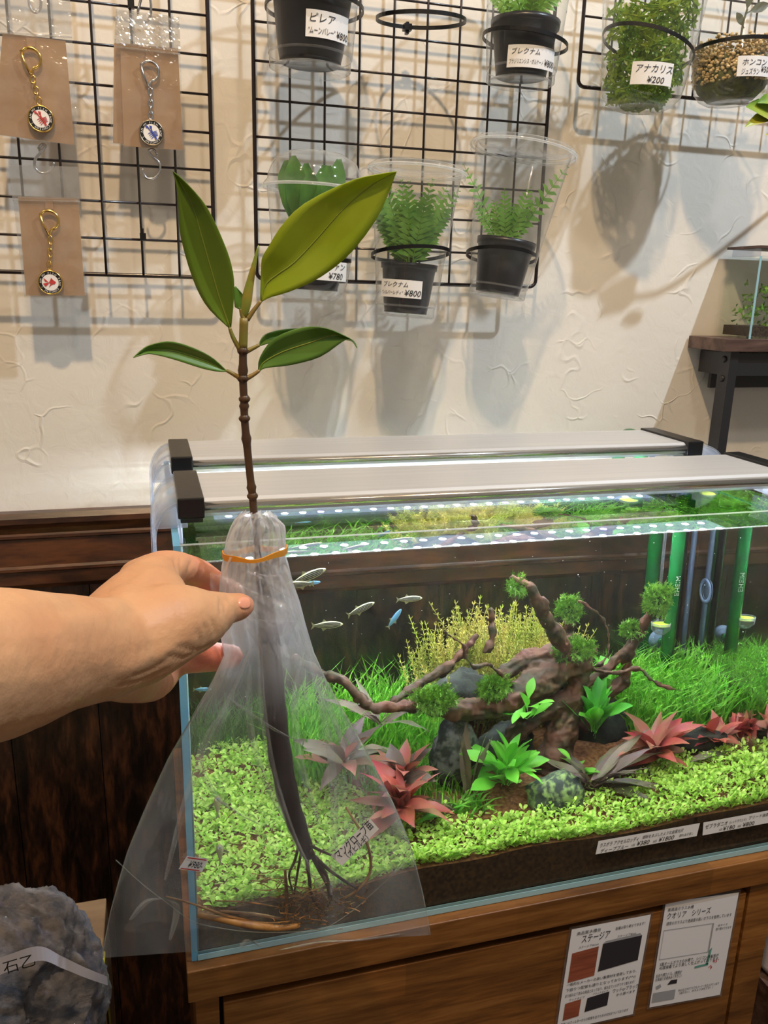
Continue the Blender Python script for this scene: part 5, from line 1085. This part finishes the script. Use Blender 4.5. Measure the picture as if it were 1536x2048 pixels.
# stickers on the bag
def tilt_label(corners, dy, label, name, lines, bars=False):
    A, Bp, C_, D = [B_(a, b, dy) for a, b in corners]     # tl tr br bl
    t = thing(name, label, 'label', D); build('sheet', MB().quad(A, D, C_, Bp), 'label_paper', t)
    ux = (Bp-A); w = ux.length; ux.normalize(); uy = (A-D); h = uy.length; uy.normalize(); n = Vector((0, -.0003, 0))
    mb = MB()
    for s, sz, u, v, mx in lines: write(mb, s, sz, lambda a, b: D+ux*a+uy*b+n, u*w, v*h, .1, maxw=mx*w)
    build('handwriting', mb, 'black_print', t)
    if bars:
        for v0, v1 in ((.05, .13), (.87, .95)): f = lambda a, b: D+ux*a*w+uy*b*h+n; build('red_line', MB().quad(f(.06, v0), f(.94, v0), f(.94, v1), f(.06, v1)), 'red_print', t)
tilt_label([(662, 1712), (740, 1637), (758, 1658), (684, 1732)], -.017, 'white handwritten name tag slanting on the bag', 'name_tag', [('マングローブ苗', .0085, .05, .48, .9), ('（オヒルギ）', .006, .12, .08, .6)])
tilt_label([(374, 1712), (417, 1718), (404, 1744), (357, 1738)], -.016, 'small white price sticker with red lines on the bag', 'price_sticker', [('¥980-', .0068, .28, .24, .66)], True)
# ------------------------------------------------------------------ the hand and arm
pr_ = thing('person', 'bare left forearm and hand pinching the bag from the left', 'person', dp(100, 1330, .36))
mb = MB()
def chain(pts, n=16, k=18, flat=1.0, up=None):
    P = [dp(a, b, d) for a, b, d, r in pts]; R = [r*d/FPX for a, b, d, r in pts]; Q = spline(P, n)
    rr = [ramp(i/(n-1)*(len(R)-1), list(enumerate(R))) for i in range(n)]
    mb.tube(Q, rr, k, flat=flat, up=up)
    mb.ball(Q[-1], rr[-1]*.995, k, 12); mb.ball(Q[0], rr[0]*.99, k, 12)
chain([(-420, 1400, .235, 205), (-150, 1350, .285, 172), (0, 1325, .32, 152), (120, 1306, .355, 118), (215, 1298, .385, 100)], 22, 24)
chain([(120, 1310, .36, 110), (215, 1295, .39, 96), (262, 1250, .41, 88), (300, 1205, .43, 78)], 12, 20)
chain([(200, 1290, .39, 86), (262, 1215, .42, 72), (308, 1160, .445, 53)], 10, 20)                         # second metacarpal
chain([(200, 1310, .385, 92), (280, 1275, .400, 96), (345, 1248, .412, 84), (396, 1238, .424, 64), (425, 1228, .432, 46)], 14, 20)       # thumb metacarpal
chain([(380, 1238, .42, 62), (412, 1228, .428, 47), (442, 1219, .438, 36), (464, 1215, .444, 31), (482, 1212, .449, 28), (488, 1211, .451, 22)], 16, 18)     # thumb
chain([(285, 1165, .445, 52), (325, 1142, .455, 42), (372, 1138, .475, 31), (405, 1150, .49, 28), (438, 1172, .502, 25), (468, 1185, .508, 22)], 16, 16)      # index
chain([(285, 1235, .455, 60), (325, 1262, .47, 42), (375, 1290, .485, 32), (425, 1309, .50, 27), (462, 1312, .506, 24)], 14, 16)   # middle
chain([(275, 1280, .455, 62), (330, 1310, .475, 38), (385, 1318, .495, 28), (440, 1318, .512, 24)], 12, 16)   # ring
chain([(215, 1330, .41, 72), (270, 1350, .44, 56), (305, 1362, .46, 40), (328, 1352, .478, 30), (352, 1322, .492, 24)], 12, 16)  # little finger, curled
chain([(235, 1250, .43, 70), (262, 1200, .45, 52), (262, 1190, .455, 44)], 8, 16)
arm = remesh('forearm_and_hand', mb, 'skin', .0017, parent=pr_, disp=.0005, dscale=45, smooth=6)
from mathutils.bvhtree import BVHTree
from mathutils.kdtree import KDTree
def arm_bvh():
    O = off(arm); vs = [v.co+O for v in arm.data.vertices]; return vs, BVHTree.FromPolygons(vs, [tuple(p.vertices) for p in arm.data.polygons])
avs, bvh = arm_bvh()
def hit(px, py):
    d = (dp(px, py, 1)-CAM).normalized(); h = bvh.ray_cast(CAM, d); return h[0], h[1]
kd = KDTree(len(avs))
for i, v in enumerate(avs): kd.insert(v, i)
kd.balance(); disp_ = {}
def crease(pts, depth, sig):                     # wrinkles pressed into, or tendons raised from, the skin
    Q = spline([Vector((a, b, 0)) for a, b in pts], 26); H = [h for h in (hit(q.x, q.y)[0] for q in Q) if h]
    best = {}
    for k, h in enumerate(H):
        e = math.sin(PI*(k+.5)/len(H))**.5
        for co_, i, dd in kd.find_range(h, sig*2.6): best[i] = max(best.get(i, 0), e*math.exp(-(dd/sig)**2))
    for i, w in best.items(): disp_[i] = disp_.get(i, 0)+w*depth
for pts in ([(386, 1118), (378, 1136), (372, 1158)], [(352, 1110), (350, 1126), (356, 1146)], [(362, 1112), (360, 1130)], [(456, 1188), (450, 1205), (449, 1228)], [(446, 1190), (441, 1210), (443, 1232)], [(462, 1190), (458, 1204)],
            [(420, 1236), (428, 1252), (432, 1272)], [(408, 1246), (414, 1264), (412, 1284)], [(394, 1262), (400, 1278), (396, 1296)], [(355, 1292), (392, 1300), (424, 1288)], [(330, 1308), (362, 1316), (398, 1304)], [(262, 1352), (300, 1340), (345, 1312)], [(235, 1372), (280, 1362), (330, 1340)], [(345, 1142), (392, 1170), (440, 1184)]):
    crease(pts, -.0009, .0012)
crease([(240, 1345), (300, 1318), (350, 1290)], .0012, .004); crease([(120, 1240), (190, 1230), (260, 1205)], .0010, .005); crease([(230, 1215), (270, 1170), (312, 1140)], .0012, .005)
crease([(224, 1196), (236, 1190), (250, 1180)], .0018, .006); crease([(70, 1230), (140, 1222), (215, 1216)], -.0010, .006)
for i, w in disp_.items(): arm.data.vertices[i].co += arm.data.vertices[i].normal*w
arm.data.update(); at_ = arm.data.attributes.new('blush', 'FLOAT', 'POINT'); spots = [(dp(430, 1165, .50), .022, .85), (dp(372, 1135, .475), .012, .5), (dp(462, 1312, .506), .024, .9), (dp(420, 1312, .50), .020, .8), (dp(440, 1318, .512), .02, .9), (dp(488, 1222, .451), .010, .55), (dp(320, 1362, .46), .020, .45), (dp(320, 1120, .455), .010, .25)]
at_.data.foreach_set('value', [min(1, sum(w*math.exp(-((v-c).length/r)**2) for c, r, w in spots)) for v in avs])
avs, bvh = arm_bvh()
nb = MB(); NU = 10
for j in range(NU+1):
    for i in range(NU+1):
        u, v = i/NU*2-1, j/NU*2-1; uu = u*math.sqrt(1-v*v/2); vv = v*math.sqrt(1-u*u/2)
        h, nn_ = hit(489+uu*13+vv*2, 1206+vv*13-uu*1.5); 
        if h is None: h, nn_ = nb.v[-1], Vector((0, 0, 0))
        e = max(abs(u), abs(v)); nb.v.append(h+nn_*(.0006 if e < .9 else -.0002))
for j in range(NU):
    for i in range(NU): a = j*(NU+1)+i; nb.f.append((a, a+1, a+NU+2, a+NU+1))
build('thumb_nail', nb, 'nail', pr_, label='pink thumb nail')
# ================================================================== LOWER LEFT: BOXES AND LAVA STONE
zt2 = at(213, 1795, .20).z; xr2 = at(213, 1795, .20).x; yf2 = max(.004, at(205, 1936, zt2, 2).y)
b2 = thing('strapped_box', 'pale beige box with a yellow strap behind the lava stone', 'box', (xr2-.09, .1, -.75))
bevel(build('carton', MB().box((xr2-.19, yf2, -.75), (xr2, .20, zt2)), 'box_card', b2), .0015)
mb = MB(); w = .018; s0 = yf2+.006
for (a, b) in (((xr2-.192, zt2+.0012), (xr2-.004, zt2+.0012)), ((xr2-.004, zt2+.0012), (xr2+.0016, zt2-.004)), ((xr2+.0016, zt2-.004), (xr2+.0016, -.74))):
    mb.quad((a[0], s0, a[1]), (b[0], s0, b[1]), (b[0], s0+w, b[1]), (a[0], s0+w, a[1]))
    mb.quad((a[0], s0, a[1]), (b[0], s0, b[1]), (b[0], s0, b[1]-.0012), (a[0], s0, a[1]-.0012))
build('strap', mb, 'yellow_strap', b2)
bs_ = thing('stone_stand', 'dark low stand under the lava stone', 'stand', (-.12, -.06, -.75))
ys = -.055; cc = at(8, 1992, ys)
build('stand_body', MB().box((cc.x-.085, ys-.05, -.75), (cc.x+.06, -.003, cc.z-.080)), 'black_steel', bs_)
def lv(d): return 1+.16*mnoise.fractal(d*1.3+Vector((3, 1, 7)), 1, 2, 5)+.035*mnoise.noise(d*7)+.018*mnoise.fractal(d*22, .8, 2, 4)-.022*max(0, mnoise.noise(d*48)-.25)+(-.13 if (d-Vector((.55, -.6, .25)).normalized()).length < .35 else 0)
mb = MB().ball(cc, 1, 180, 120, (.068, .050, .079), fn=lv); ls = build('lava_stone', mb, 'lava', base=cc)
tagit(ls, 'big dark grey porous lava stone at the lower left', 'stone')
#md_ = ls.modifiers.new('pits', 'DISPLACE'); tx = bpy.data.textures.new('pits', 'VORONOI'); tx.noise_scale = .006; md_.texture = tx; md_.strength = .003; md_.mid_level = .5
# paper band tied around the stone
bd = thing('paper_band', 'grey white marked band tied around the lava stone', 'band', cc)
pth = [(-30, 1945), (20, 1925), (80, 1907), (125, 1925), (170, 1945), (215, 1962)]
Q = spline([at(a, b, ys-.058+.0009*abs(a-60)/6) for a, b in pth], 30); mb = MB()
for i, p in enumerate(Q): mb.v += [p+Vector((0, 0, .0052*(1.3-.6*i/29))), p-Vector((0, 0, .0052*(1.3-.6*i/29)))]
for i in range(29): mb.f.append((2*i, 2*i+1, 2*i+3, 2*i+2))
mb.smooth = False; build('band', mb, 'grey_band', bd)
mb = MB(); A = Q[0]-Vector((0, .0012, 0)); ux = (Q[13]-Q[0]).normalized(); uy = Vector((0, 0, 1)); write(mb, '石乙', .011, lambda a, b: at(8, 1948, ys-.0595)+ux*a+uy*b, 0, 0, -.1); build('marking', mb, 'black_print', bd)
